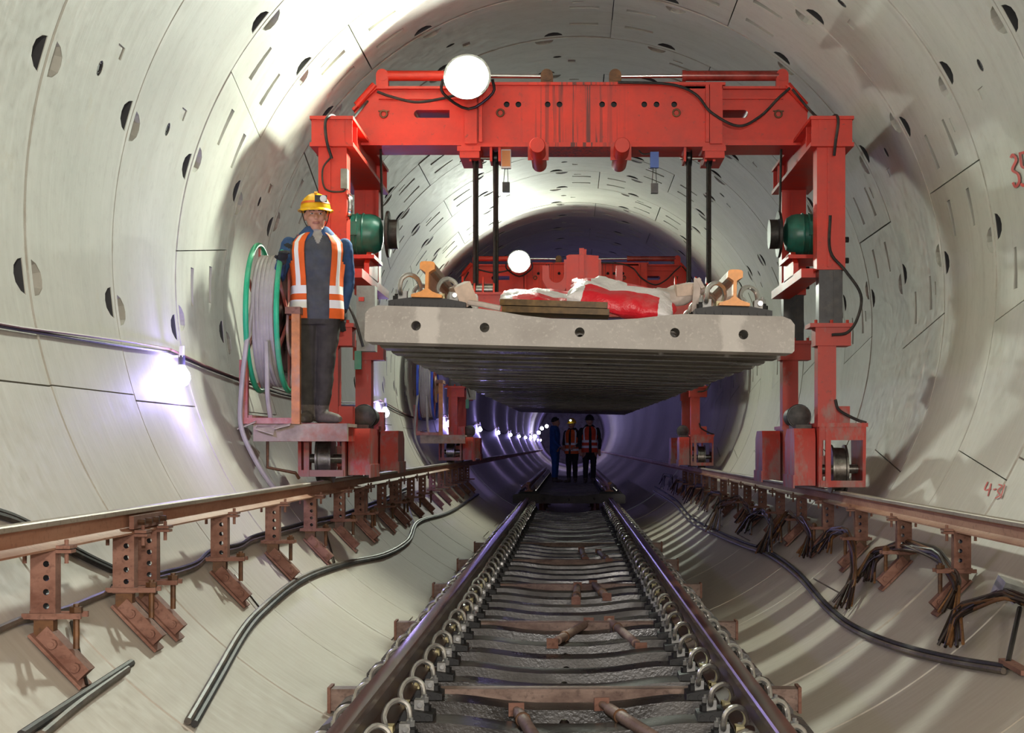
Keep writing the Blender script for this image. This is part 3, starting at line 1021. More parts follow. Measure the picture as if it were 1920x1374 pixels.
# ------------------------------------------------------------------ gantries
def gantry(y0, label, near):
    g = thing('gantry_crane', label, 'gantry crane', (GX, y0, 0))
    Z = lambda v: CAMZ + v          # heights measured from the camera's level
    def part(mb, name, mat, parent=None, sharp=35): return mb.build(name, mat, parent or g, sharp)
    YB0, YB1 = .85, 1.25            # main beam, front and rear face
    # --- main beam: two arms sliding in a centre sleeve
    for s in (-1, 1):
        xe, xt = s * 1.86, s * 1.68
        poly = [(s * .8, Z(2.50)), (xe, Z(2.50)), (xe, Z(2.74)), (xt, Z(2.92)), (s * .8, Z(2.92))]
        base = MB(); base.prism(poly, 'y', YB0 + .03, YB1 - .03)
        bme = base.mesh('beam_arm', ['red', 'pocket_black'], 0)
        c = MB()
        c.prism([(s * 1.08, Z(2.69))] + [(s * (1.34 + .0325 * math.cos(q)), Z(2.7225) + .0325 * math.sin(q)) for q in [-PI / 2 + PI * k / 8 for k in range(9)]] + [(s * 1.08, Z(2.755))], 'y', YB0 - .1, YB1 + .1)
        arm = obj('beam_arm', boolean_mesh('beam_arm', bme, c.mesh('cut', ['red', 'red'], 0), 30), g)
        fl = MB()
        fl.box(min(s * .8, xe), max(s * .8, xe), YB0 - .03, YB1 + .03, Z(2.455), Z(2.5))
        fl.box(min(s * .8, xt), max(s * .8, xt), YB0 - .02, YB1 + .02, Z(2.92), Z(2.94))
        fl.bar((xt, (YB0 + YB1) / 2, Z(2.93)), (xe + s * .01, (YB0 + YB1) / 2, Z(2.75)), YB1 - YB0 + .04, .02)
        fl.box(min(s * .95, xe - s * .2), max(s * .95, xe - s * .2), YB0 + .005, YB0 + .03, Z(2.84), Z(2.86))
        part(fl, 'flange', 'red', arm)
        pipe = MB(); pipe.tube([(xt + s * .01, YB0 - .01, Z(2.955)), (xe - s * .02, YB0 - .01, Z(2.785))], .028, 10); part(pipe, 'pipe', 'red', arm)
        for hx, hz in ((s * 1.62, 2.72),):
            e = MB(); e.torus((hx, YB0 + .02, Z(hz)), (0, 1, 0), .028, .008, 16, 6); e.box(hx - .045, hx + .045, YB0 + .012, YB0 + .03, Z(hz + .02), Z(hz + .028)); part(e, 'lifting_eye', 'rust_dark', arm)
    sl = MB(); sl.box(-.96, 1.16, YB0 - .02, YB1 + .02, Z(2.475), Z(2.945))
    bme = sl.mesh('beam_sleeve', ['red_beam', 'pocket_black'], 0)
    c = MB()
    for u in (950, 972, 1027, 1049, 1129, 1151, 1208, 1231, 1264):
        x = (u - VU) / 229.0 - GX
        c.cyl((x, YB0 - .1, Z(2.79)), (x, YB0 + .03, Z(2.79)), .024, n=14)
    sleeve = obj('beam_sleeve', boolean_mesh('beam_sleeve', bme, c.mesh('cut', ['pocket_black', 'pocket_black'], 0), 30), g)
    fl = MB()
    fl.box(-.98, 1.18, YB0 - .045, YB1 + .045, Z(2.945), Z(2.968)); fl.box(-.98, 1.18, YB0 - .045, YB1 + .045, Z(2.44), Z(2.475))
    part(fl, 'flange', 'red_beam', sleeve)
    for x in (-.93, -.82, 1.03, 1.13):
        rb = MB(); rb.box(x - .014, x + .014, YB0 - .07, YB0 - .02, Z(2.475), Z(2.945)); part(rb, 'rib', 'red', sleeve)
    for x in (-.9, 1.1):
        rb = MB(); rb.box(x - .05, x + .05, YB0 - .075, YB0 - .055, Z(2.46), Z(2.945)); part(rb, 'rib', 'red', sleeve)
        bl = MB(); bl.box(x - .11, x + .08, YB0 - .08, YB1 + .05, Z(2.40), Z(2.44)); bl.box(x - .09, x + .07, YB0 - .07, YB1 + .05, Z(2.345), Z(2.4)); part(bl, 'guide_block', 'red', sleeve)
    for hx in (-.66, .78):
        e = MB(); e.torus((hx, YB0 - .03, Z(2.72)), (0, 1, 0), .028, .008, 16, 6); part(e, 'lifting_eye', 'rust_dark', sleeve)
    # sheave brackets and hoist ropes
    for s, x0 in ((-1, -.96), (1, .80)):
        for dx in (0.05, .22, .29):
            b = MB(); b.prism([(0, Z(2.44)), (0.03, Z(2.33)), (.26, Z(2.33)), (.3, Z(2.44))], 'x', x0 + dx - .008, x0 + dx + .012)
            o = part(b, 'sheave_bracket', 'red'); o.location.y = YB0 - .02
        ax = MB(); ax.cyl((x0 + .02, YB0 + .12, Z(2.375)), (x0 + .32, YB0 + .12, Z(2.375)), .016, n=10); part(ax, 'sheave_axle', 'chrome')
        for dx in (.09, .255):
            sv = MB(); sv.rings([((x0 + dx - .025, YB0 + .12, Z(2.375)), .07), ((x0 + dx - .012, YB0 + .12, Z(2.375)), .05), ((x0 + dx + .012, YB0 + .12, Z(2.375)), .05), ((x0 + dx + .025, YB0 + .12, Z(2.375)), .07)], 18)
            part(sv, 'sheave', 'steel_black')
            for dy in (-.018, .022):
                rp = MB(); rp.cyl((x0 + dx + dy * .5, YB0 + .11 + dy, Z(2.38)), (x0 + dx + dy * .5, YB0 + .11 + dy, Z(1.26)), .0125, n=8); part(rp, 'hoist_rope', 'rope')
    # locating pins under the beam
    for x in (-.35, .325):
        pn = MB(); pn.rings([((x, YB0 - .42, Z(2.385)), .058), ((x, YB0 - .41, Z(2.385)), .063), ((x, YB1 + .1, Z(2.385)), .063)], 20); part(pn, 'locating_pin', 'red')
        b = MB(); b.box(x - .085, x + .085, YB0 - .05, YB0 - .03, Z(2.33), Z(2.46)); part(b, 'pin_bracket', 'red_dusty')
    # hydraulic cylinders on top
    for s, xa, xb, xr in ((-1, -1.6, -1.0, -.28), (1, 1.62, .86, .28)):
        cy = MB(); cy.cyl((xa, YB0 + .03, Z(3.035)), (xb, YB0 + .03, Z(3.035)), .042, n=18); cy.cyl((xb, YB0 + .03, Z(3.035)), (xb - s * .03, YB0 + .03, Z(3.035)), .047, n=18)
        cyl_o = part(cy, 'hydraulic_cylinder', 'cylinder_red' if s > 0 else 'red')
        rd = MB(); rd.cyl((xb, YB0 + .03, Z(3.035)), (xr, YB0 + .03, Z(3.03)), .017, n=12); part(rd, 'piston_rod', 'chrome', cyl_o)
        for xx, mt in ((xa + s * .03, 'red'), (xr, 'rust_dark')):
            lg = MB(); lg.cyl((xx, YB0 - .01, Z(3.035)), (xx, YB0 + .07, Z(3.035)), .05, n=16); lg.box(xx - .05, xx + .05, YB0 - .005, YB0 + .065, Z(2.93), Z(3.035)); part(lg, 'lug', mt, cyl_o)
    # --- longitudinal head beams on the legs
    for s in (-1, 1):
        xc = s * 1.9
        hb = MB()
        hb.box(xc - .1, xc + .1, -.14, 2.26, Z(2.30), Z(2.48))
        hb.box(xc - .165, xc + .165, -.16, 2.28, Z(2.475), Z(2.5)); hb.box(xc - .165, xc + .165, -.16, 2.28, Z(2.27), Z(2.30))
        h = part(hb, 'head_beam', 'red')
        for yy in (-.13, .16, 1.92, 2.24):
            rb = MB(); rb.box(xc - .155, xc + .155, yy - .006, yy + .006, Z(2.30), Z(2.48)); part(rb, 'rib', 'red', h)
    # --- legs
    for s in (-1, 1):
        xc = s * 1.9
        rz = (LZ if s < 0 else RZ) - CAMZ        # rail top, from camera level
        for yy in (0.0, 2.1):
            up = MB(); up.box(xc - .108, xc + .108, yy - .1, yy + .1, Z(1.34), Z(2.27))
            up.box(xc - .03, xc - .014, yy - .112, yy - .1, Z(1.36), Z(2.27))
            ucol = part(up, 'upper_column', 'red')
            for zz in (1.42, 1.58):
                bt = MB(); bt.cyl((xc + s * .1, yy, Z(zz)), (xc + s * .15, yy, Z(zz)), .022, n=8); part(bt, 'lock_bolt', 'steel_black', ucol)
            inn = MB(); inn.box(xc - .09, xc + .09, yy - .08, yy + .08, Z(.9), Z(1.34)); inn.box(xc + .02, xc + .09, yy - .086, yy - .08, Z(.92), Z(1.34))
            part(inn, 'inner_column', 'steel_black')
            lo = MB()
            lo.box(xc - .165, xc + .165, yy - .14, yy + .14, Z(.9), Z(.93))
            lo.box(xc - .12, xc + .15, yy - .11, yy + .11, Z(.76), Z(.9))
            lo.prism([(yy - .09, Z(.76)), (yy + .09, Z(.76)), (yy + .09, Z(.12)), (yy - .09, Z(.12))], 'x', xc - .1, xc + .04)
            lo.prism([(xc + .04, Z(.3)), (xc + .15, Z(.3)), (xc + .15, Z(.12)), (xc + .04, Z(.12))], 'y', yy - .06, yy + .06)
            lcol = part(lo, 'lower_column', 'red_dusty')
            for k in range(-1, 2):
                bt = MB(); bt.cyl((xc + k * .12, yy - .12, Z(.93)), (xc + k * .12, yy - .12, Z(.955)), .013, n=6); part(bt, 'flange_bolt', 'red_dusty', lcol)
            # wheel box: two cheeks, top, end frame with an opening
            zt, zb_, wr = .14, rz + .03, .165
            wx = (LX if s < 0 else RX) - GX
            fy0, fy1 = yy - .24, yy + .3
            wb = MB()
            for q in (-1, 1):
                wb.prism([(fy0, Z(zt)), (fy1, Z(zt)), (fy1 - .03, Z(zb_)), (fy0 + .02, Z(zb_))], 'x', wx + q * .165 - .012, wx + q * .165 + .012)
            wb.box(wx - .19, wx + .19, fy0 - .01, fy1 + .01, Z(zt), Z(zt + .03))
            wb.box(wx - .165, wx + .165, fy0, fy0 + .02, Z(zt - .1), Z(zt)); wb.box(wx - .165, wx + .165, fy0, fy0 + .02, Z(zb_), Z(zb_ + .05))
            wb.box(wx - .06 - .07, wx - .06 - .03, fy0 - .012, fy0 + .02, Z(zb_), Z(zt))
            wbo = part(wb, 'wheel_box', 'red_dusty')
            az = rz + wr
            wh = MB(); wh.rings([((wx - .06, yy, Z(az)), wr + .022), ((wx - .045, yy, Z(az)), wr + .022), ((wx - .04, yy, Z(az)), wr), ((wx + .04, yy, Z(az)), wr), ((wx + .045, yy, Z(az)), wr + .022), ((wx + .06, yy, Z(az)), wr + .022)], 28)
            wh.cyl((wx - .18, yy, Z(az)), (wx + .18, yy, Z(az)), .035, n=12)
            part(wh, 'wheel', 'steel_worn')
            if yy == 0.0:
                gm = MB(); xm = wx - s * .26
                gm.rings([((xm - s * .02, yy + .5, Z(.225)), .075), ((xm - s * .02, yy + .16, Z(.225)), .075), ((xm - s * .02, yy + .15, Z(.225)), .085), ((xm - s * .02, yy + .09, Z(.225)), .085), ((xm - s * .02, yy + .07, Z(.225)), .05)], 20)
                gm.box(xm - .06, xm + .06, yy, yy + .4, Z(.13), Z(.16))
                gmo = part(gm, 'drive_motor', 'motor_dark')
                ch = MB(); ch.torus((xm - s * .02, yy + .12, Z(.225)), (0, 1, 0), .087, .009, 24, 6); part(ch, 'drive_chain', 'steel_black', gmo)
            side = MB(); xs = wx - s * .35
            side.prism([(yy - .14, Z(rz + .04)), (yy + .42, Z(rz + .04)), (yy + .42, Z(.06)), (yy + .3, Z(.13)), (yy - .1, Z(.13)), (yy - .14, Z(.06))], 'x', min(xs, wx - s * .19), max(xs, wx - s * .19))
            side.box(min(xs - s * .012, xs), max(xs - s * .012, xs), yy - .16, yy + .44, Z(rz + .02), Z(rz + .12))
            part(side, 'gear_housing', 'red_dusty')
        # bottom sill between the two wheel boxes
        sb = MB(); wx = (LX if s < 0 else RX) - GX
        sb.box(wx - .1, wx + .1, .3, 1.86, Z(rz + .1), Z(rz + .26)); part(sb, 'sill_beam', 'red_dusty')
        # hoist motor on its bracket
        xm0, xm1 = (-2.13, -1.62) if s < 0 else (1.66, 2.15)
        ym, zm = .85, 1.73
        mo = MB()
        mo.rings([((xm0, ym, Z(zm)), .06), ((xm0 + .02, ym, Z(zm)), .13), ((xm0 + .06, ym, Z(zm)), .155), ((xm0 + .1, ym, Z(zm)), .165), ((xm1 - .1, ym, Z(zm)), .165), ((xm1 - .06, ym, Z(zm)), .155), ((xm1 - .02, ym, Z(zm)), .13), ((xm1, ym, Z(zm)), .06)], 26)
        moo = part(mo, 'hoist_motor', 'motor_green')
        for k in range(5):
            xx = xm0 + .15 + k * .05
            rb = MB(); rb.torus((xx, ym, Z(zm)), (1, 0, 0), .166, .009, 28, 6); part(rb, 'cooling_rib', 'motor_green', moo)
        tb = MB(); tb.box((xm0 + xm1) / 2 - .06, (xm0 + xm1) / 2 + .06, ym - .2, ym - .13, Z(zm - .03), Z(zm + .08)); part(tb, 'terminal_box', 'motor_green', moo)
        dr = MB(); xi = xm0 if s > 0 else xm1
        dr.rings([((xi - s * .02, ym, Z(zm)), .15), ((xi - s * .03, ym, Z(zm)), .19), ((xi - s * .05, ym, Z(zm)), .19), ((xi - s * .055, ym, Z(zm)), .12), ((xi - s * .12, ym, Z(zm)), .12)], 26)
        part(dr, 'rope_drum', 'rope')
        bk = MB()
        bk.prism([(ym - .3, Z(1.36)), (ym + .3, Z(1.36)), (ym + .3, Z(1.5)), (ym + .16, Z(1.57)), (ym - .12, Z(1.57)), (ym - .3, Z(1.46))], 'x', s * 1.72 - .02, s * 1.72 + .02)
        bk.box(min(s * 1.66, s * 1.96), max(s * 1.66, s * 1.96), ym - .3, ym + .3, Z(1.5), Z(1.53))
        bk.box(min(s * 1.7, s * 1.86), max(s * 1.7, s * 1.86), .1, 2.0, Z(1.30), Z(1.37))
        bko = part(bk, 'motor_bracket', 'red')
        rp = MB(); rp.tube([(s * 1.66, 1.0, Z(2.47)), (s * 1.64, .95, Z(1.86))], .011, 6); part(rp, 'winch_rope', 'rope')
    # --- hoses
    def hose(pts, name='hose', r=.0115, mat='cable_black'):
        m2 = MB(); m2.tube(pts, r, 8, smooth=6); return part(m2, name, mat)
    fz = YB0 - .09
    hose([(-1.66, fz, Z(2.88)), (-1.55, fz, Z(2.84)), (-1.35, fz, Z(2.795)), (-1.15, fz, Z(2.82)), (-.95, fz, Z(2.87))])
    hose([(.3, fz + .02, Z(2.96)), (.72, fz, Z(2.94)), (.93, fz, Z(2.86)), (1.06, fz, Z(2.71)), (1.28, fz, Z(2.6)), (1.46, fz, Z(2.68)), (1.6, fz, Z(2.82)), (1.7, fz, Z(2.91))])
    hose([(1.72, fz, Z(2.9)), (1.87, fz, Z(2.72)), (1.9, .2, Z(2.52)), (1.93, -.1, Z(2.515)), (1.94, -.19, Z(2.45)), (1.92, -.19, Z(2.3)), (1.915, -.15, Z(2.2))])
    hose([(-1.74, fz, Z(2.8)), (-1.85, .3, Z(2.53)), (-1.9, -.1, Z(2.515)), (-1.94, -.19, Z(2.45)), (-1.93, -.19, Z(2.3)), (-1.9, -.14, Z(2.18))])
    hose([(-1.9, -.13, Z(2.2)), (-1.97, -.13, Z(2.1)), (-1.95, -.13, Z(1.95)), (-1.82, -.13, Z(1.93)), (-1.79, -.12, Z(1.97))], 'hose', .007)
    hose([(1.89, -.12, Z(1.75)), (1.89, -.12, Z(1.48)), (2.0, -.14, Z(1.33)), (2.12, -.13, Z(1.15)), (2.1, -.13, Z(.98)), (2.02, -.15, Z(.86)), (1.9, -.13, Z(.84))])
    hose([(1.93, -.11, Z(.35)), (1.96, -.11, Z(.27)), (2.08, -.13, Z(.2)), (2.16, -.15, Z(.17))])
    # control pieces on the reel-side leg
    sw = MB(); sw.box(-1.83, -1.78, -.16, -.06, Z(1.95), Z(2.1)); part(sw, 'switch_box', 'grey_metal')
    hk = MB(); hk.torus((-1.79, -.08, Z(1.82)), (.9, .4, 0), .085, .02, 24, 8); part(hk, 'shackle', 'chrome')
    cb = MB(); cb.box(-1.72, -1.58, -.08, .08, Z(.72), Z(1.22)); cbo = part(cb, 'control_cabinet', 'grey_cabinet')
    kn = MB(); kn.box(-1.7, -1.66, -.11, -.08, Z(1.1), Z(1.13)); part(kn, 'handle', 'red', cbo)
    gb = MB(); gb.box(-1.73, -1.68, -.12, -.07, Z(.58), Z(.72)); part(gb, 'junction_box', 'green_box')
    hose([(-1.8, -.13, Z(1.4)), (-1.76, -.15, Z(1.3)), (-1.8, -.13, Z(1.15)), (-1.72, -.15, Z(.95)), (-1.66, -.15, Z(.75))], 'hose', .011)
    return g
G1 = gantry(G1Y, 'red track-laying gantry crane carrying the worker in a yellow helmet', True)
G2 = gantry(G2Y, 'smaller-looking second red gantry crane farther down the tunnel', False)

# ------------------------------------------------------------------ floodlights, limit switches, spreaders
for gy, lb in ((G1Y, 'glaring white floodlight on the beam of the gantry with the worker'), (G2Y, 'glaring white floodlight on the farther gantry')):
    t = thing('floodlight', lb, 'floodlight', (GX + FLX, gy + FLY, FLZ), (math.radians(-8), 0, 0))
    h = MB(); h.rings([((0, .1, 0), .06), ((0, .08, 0), .12), ((0, -.03, 0), .185), ((0, -.06, 0), .19)], 28); h.build('housing', 'grey_metal', t)
    ln = MB(); ln.rings([((0, -.045, 0), .178), ((0, -.062, 0), .17), ((0, -.07, 0), .11)], 28); ln.build('lens', 'flood_glass', t)
    bk = MB(); bk.tube([(-.2, 0, .0), (-.2, .05, -.1), (0, .14, -.2), (.2, .05, -.1), (.2, 0, 0)], .012, 8, smooth=4); bk.build('bracket', 'steel_black', t)
def limit_switch(u, d, ztop, body, label):
    x = (u - VU) * d / F
    t = thing('limit_switch', label, 'limit switch', (x, d, CAMZ + ztop))
    a = MB(); a.box(-.035, .035, -.025, .025, -.13, 0); a.build('box', body, t)
    if body == 'orange_plastic':
        b = MB(); b.box(-.04, .04, -.022, .03, -.145, .01); b.build('frame', 'white_plastic', t)
    b = MB(); b.tube([(-.01, 0, -.13), (-.02, 0, -.26)], .003, 6); b.tube([(.012, 0, -.13), (.016, 0, -.26)], .003, 6); b.build('wire', 'rope', t)
    b = MB(); b.box(-.03, .03, -.03, .03, -.34, -.26); b.build('weight', 'steel_black', t)
    b = MB(); b.tube([(-.03, 0, -.01), (-.1, .01, -.01), (-.14, .02, .05), (-.15, .03, .09)], .007, 6, smooth=4); b.build('cable', 'cable_black', t)
limit_switch(949, 13.65, 2.43, 'orange_plastic', 'orange and white limit switch hanging under the gantry beam')
limit_switch(1227, 13.65, 2.42, 'blue_plastic', 'blue limit switch hanging under the gantry beam')

def spreader(y, label):
    t = thing('spreader_beam', label, 'spreader', (.09, y, 0))
    Z = lambda v: CAMZ + v
    b = MB(); b.box(-1.0, 1.0, -.09, .09, Z(1.06), Z(1.24)); b.box(-1.02, 1.02, -.12, .12, Z(1.24), Z(1.26)); b.build('beam', 'red_dusty', t)
    c = MB(); c.box(-.125, .14, -.11, .11, Z(1.26), Z(1.56)); c.box(-.02, .02, -.13, -.11, Z(1.26), Z(1.62)); c.prism([(-.125, Z(1.56)), (.14, Z(1.56)), (.02, Z(1.57)), (-.1, Z(1.57))], 'y', -.1, .1)
    c.box(-.015, .04, -.05, .05, Z(1.56), Z(1.62)); c.build('centre_block', 'red', t)
    for s in (-1, 1):
        xc = s * .215 + .008
        poly = []
        for k in range(13):
            a = PI + PI * k / 12
            poly.append((xc + .062 * math.cos(a), Z(1.40) + .062 * math.sin(a)))
        hi, lo_ = Z(1.53), Z(1.48)
        ri, li = (lo_, hi) if s > 0 else (hi, lo_)
        poly += [(xc + .062, ri), (xc + .115, ri), (xc + .115, Z(1.36)), (xc + .06, Z(1.26)), (xc - .06, Z(1.26)), (xc - .115, Z(1.36)), (xc - .115, li), (xc - .062, li)]
        for yy in (-.1, .08):
            u = MB(); u.prism(poly, 'y', yy, yy + .025); u.build('cradle', 'red_dusty', t, 30)
        # rope block
        xb = -.99 if s < 0 else .77
        for dx in (.0, .1, .17, .26):
            k = MB(); k.prism([(-.1, Z(1.26)), (.1, Z(1.26)), (.06, Z(1.36)), (0, Z(1.4)), (-.06, Z(1.36))], 'x', xb + dx, xb + dx + .014); k.build('block_plate', 'red', t)
        k = MB(); k.cyl((xb, 0, Z(1.29)), (xb + .27, 0, Z(1.29)), .05, n=16); k.build('block_sheave', 'steel_worn', t)
        # rail clamp
        k = MB(); xr = s * .7525 - .05; zr = panel_z(y) + SEAT + PLATE + .176 - (xr + .05) * math.sin(ROLL)
        k.box(xr - .09, xr - .045, -.08, .08, zr - .15, Z(1.08)); k.box(xr + .045, xr + .09, -.08, .08, zr - .15, Z(1.08)); k.build('rail_clamp', 'red_dusty', t)
    return t
spreader(G1Y + 1.0, 'red spreader beam with two upturned cradles hung over the panel')
spreader(G2Y + 1.0, 'red spreader beam hung from the farther gantry')

# ------------------------------------------------------------------ platforms and cable reels
def reel(y0, ring_mat, label, plabel, near):
    dy = y0 - G1Y
    pf = thing('work_platform', plabel, 'platform', (0, dy, 0))
    Z = lambda v: CAMZ + v
    b = MB(); b.box(-2.3, -1.62, 11.98, 12.05, Z(.03), Z(.155)); b.build('front_beam', 'platform', pf)
    b = MB(); b.box(-2.3, -1.62, 12.78, 12.85, Z(.03), Z(.155)); b.build('rear_beam', 'platform', pf)
    b = MB(); b.box(-2.3, -1.62, 12.05, 12.53, Z(.135), Z(.16)); b.build('deck_plate', 'platform', pf)
    for x in (-2.3, -1.7):
        b = MB(); b.box(x, x + .06, 12.05, 12.78, Z(.03), Z(.13)); b.build('side_beam', 'red_dusty', pf)
    if near:
        b = MB()
        for (a0, a1, c) in ((-2.4, -2.27, .1), (-2.27, -2.14, -.08), (-2.14, -2.02, .06)):
            b.add([(a0, 11.9, Z(.12)), (a1, 11.9, Z(.12 + c * .5)), (a1, 12.0, Z(.165 + c * .3)), (a0, 12.0, Z(.15))], [(0, 1, 2, 3)])
        b2 = MB(); b2.v = b.v + [(v[0], v[1], v[2] - .006) for v in b.v]; n = len(b.v)
        for f in b.f: b2.f.append(f); b2.f.append(tuple(i + n for i in reversed(f)))
        for f in b.f:
            for i in range(4):
                p, q = f[i], f[(i + 1) % 4]; b2.f.append((p, p + n, q + n, q))
        b2.m = [0] * len(b2.f)
        b2.build('bent_sheet', 'rag', pf, 20)
        st = MB(); st.tube([(-2.2, 12.0, Z(.03)), (-2.2, 12.0, Z(-.16)), (-2.0, 12.02, Z(-.2)), (-1.98, 12.05, Z(-.24))], .012, 8); st.build('step_bar', 'rust_dark', pf)
    rl = thing('cable_reel', label, 'cable reel', (-2.2, 12.42 + dy, Z(.16)))
    L = lambda x, y, z: Vector((x + 2.2, y - 12.42, z - .16))
    zc = .955; R1 = .545; xr, xl = -2.115, -2.335
    for x in (xl, xr):
        fl = MB(); fl.torus(L(x, 12.42, zc), (1, 0, 0), R1, .02, 56, 10); f = fl.build('flange_ring', ring_mat, rl)
        for k in range(6):
            a = 2 * PI * k / 6 + .52
            sp = MB(); sp.bar(L(x, 12.42, zc) + Vector((0, math.cos(a), math.sin(a))) * .1, L(x, 12.42, zc) + Vector((0, math.cos(a), math.sin(a))) * (R1 - .01), .03, .016, up=(1, 0, 0)); sp.build('spoke', 'reel_red', f)
    hb = MB(); hb.cyl(L(xl - .03, 12.42, zc), L(xr + .06, 12.42, zc), .05, n=16); hb.build('axle', 'rust', rl)
    dc = MB(); dc.cyl(L(xr + .012, 12.42, zc - .08), L(xr + .03, 12.42, zc - .08), .21, n=28); dc.cyl(L(xr + .03, 12.42, zc - .08), L(xr + .06, 12.42, zc - .08), .07, n=16); dc.build('hub_disc', 'reel_disc', rl)
    # cable turns
    rng = random.Random(3)
    for lay, (rr, n) in enumerate(((.455, 6), (.425, 6))):
        for k in range(n):
            x = xl + .035 + (xr - xl - .07) * (k + (.5 if lay else 0)) / (n - .4)
            if x > xr - .02: continue
            w_ = MB()
            pts = []
            for j in range(48):
                a = 2 * PI * j / 48
                sag = .05 * max(0, -math.sin(a)) * rng.uniform(.6, 1.2)
                pts.append(L(x + .004 * math.sin(a * 2 + k), 12.42 + math.cos(a) * rr, zc + math.sin(a) * (rr + sag)))
            pts.append(pts[0])
            w_.rings([(p, .017) for p in pts], 8, caps=False)
            w_.build('cable_turn', 'cable_grey', rl)
    core = MB(); core.cyl(L(xl + .015, 12.42, zc), L(xr - .015, 12.42, zc), .41, n=40); core.build('drum', 'steel_black', rl)
    tl = MB(); tl.tube([L(-2.3, 11.98, 1.05), L(-2.335, 11.9, .72), L(-2.37, 11.9, .4), L(-2.375, 11.9, .15), L(-2.3, 11.9, -.05), L(-2.19, 11.95, -.25), L(-2.12, 12.0, -.34)], .018, 8, smooth=6); tl.build('cable_tail', 'cable_grey', rl)
    tl = MB(); tl.tube([L(-2.2, 11.95, .75), L(-2.19, 11.93, .5), L(-2.19, 11.95, .35), L(-2.18, 12.02, .19)], .018, 8, smooth=6); tl.build('cable_tail', 'cable_grey', rl)
    # stand
    for x, m, top in ((-2.37, 'reel_red', .62), (-1.985, 'orange_post', .95)):
        for y in (11.96,) if x > -2 else (12.0,):
            p = MB(); p.box(x - .03, x + .03, y - .03, y + .03, Z(.0) - CAMZ + .155, top); 
            o = p.build('stand_post', m, rl); o.location = L(0, 0, 0)
            o.location = (2.2, -12.42, -.16)
    p = MB(); p.box(-2.37, -2.31, 12.0, 12.8, .155, .22); o = p.build('stand_sill', 'reel_red', rl); o.location = (2.2, -12.42, -.16)
    p = MB(); p.box(-2.4, -1.96, 11.94, 12.02, .157, .2); o = p.build('stand_sill', 'reel_red', rl); o.location = (2.2, -12.42, -.16)
    p = MB(); p.box(-2.06, -1.95, 11.92, 12.46, .95, 1.0); o = p.build('axle_arm', 'rust', rl); o.location = (2.2, -12.42, -.16)
    return rl
reel(G1Y, 'reel_green', 'reel of grey cable with green rim rings beside the worker', 'dusty work platform carrying the green-rimmed reel and the worker', True)
reel(G2Y, 'reel_blue', 'reel of grey cable with blue rim rings on the farther gantry', 'pinkish work platform on the farther gantry', False)

# ------------------------------------------------------------------ wall lamps and their cable
LAMP_Y = [10.4 + 11.4 * k for k in range(12)]
def lamp_pos(y):
    z = CAMZ + .455
    x = AX - math.sqrt(R * R - (z - AZ) ** 2) + .075
    return Vector((x, y, z))
for k, y in enumerate(LAMP_Y):
    p = lamp_pos(y)
    lb = ['glowing bare bulb on the lining beside the green-rimmed reel', 'glowing bare bulb on the lining behind the leg of the gantry with the worker', 'glowing bare bulb on the lining by the blue-rimmed reel'][k] if k < 3 else 'distant glowing bulb in the row along the dark violet wall'
    t = thing('wall_lamp', lb, 'lamp', p, (0, 0, 0), 'row of distant wall bulbs' if k > 2 else None)
    b = MB(); b.rings([((0, 0, .05), .018), ((0, 0, .03), .03), ((0, 0, 0), .05), ((0, 0, -.035), .056), ((0, 0, -.07), .04), ((0, 0, -.085), .015)], 16); b.build('bulb', 'bulb', t)
    b = MB(); b.cyl((0, 0, .05), (0, 0, .11), .022, n=12); b.build('socket', 'pocket_black', t)
    b = MB(); b.box(-.075, .0, -.012, .012, .1, .112); b.box(-.012, .012, -.02, .02, .1, .17); b.build('hook', 'white_plastic', t)
    pl_ = point_light('bulb_or_fill_light', p + Vector((.07, 0, -.03)), (30 if k < 2 else 42), .05, (.36, .29, 1.0))
point_light('bulb_or_fill_light', (-1.6, 131, 2.4), 110, .3, (.36, .29, 1.0))  # added fill with no bulb of its own, lifts the dark far end
# far lamps where the row climbs over the bend
for k, (u, v) in enumerate(((985, 816), (994, 820), (1003, 818), (1010, 811), (1016, 803), (1025, 799))):
    p = P(u, v, 100 + k * 3)
    t = thing('hanging_lamp', 'tiny glowing bulb in the far string climbing past the blue-clad worker', 'lamp', p, group='far climbing string of bulbs')
    b = MB(); b.ell((0, 0, 0), .12, 10, 8); b.build('bulb', 'bulb', t)
    b = MB(); b.cyl((0, 0, .1), (0, 0, .25), .04, n=8); b.build('socket', 'pocket_black', t)
point_light('bulb_or_fill_light', P(1010, 815, 104), 90, .3, (.34, .27, 1.0))

mb = MB(); mb2 = MB()
pp = []; 
for k in range(len(LAMP_Y) + 1):
    y0 = LAMP_Y[k - 1] if k else -1.0
    y1 = LAMP_Y[k] if k < len(LAMP_Y) else LAMP_Y[-1] + 6
    for j in range(12):
        t = j / 12; y = y0 + (y1 - y0) * t
        sag = .16 * 4 * t * (1 - t) * (1 if k else .5)
        z = CAMZ + .59 - sag
        x = AX - math.sqrt(R * R - (z - AZ) ** 2) + .02
        pp.append(Vector((x, y, z)))
mb.tube(pp, .009, 6)
mb2.tube([p + Vector((.012, 0, .016 + .01 * math.sin(i * 1.3))) for i, p in enumerate(pp)], .007, 6)
t = thing('lamp_cable', 'pair of thin wires sagging along the lining from bulb to bulb', 'cable')
mb.build('wire', 'cable_black', t); mb2.build('wire', 'wire_red', t)

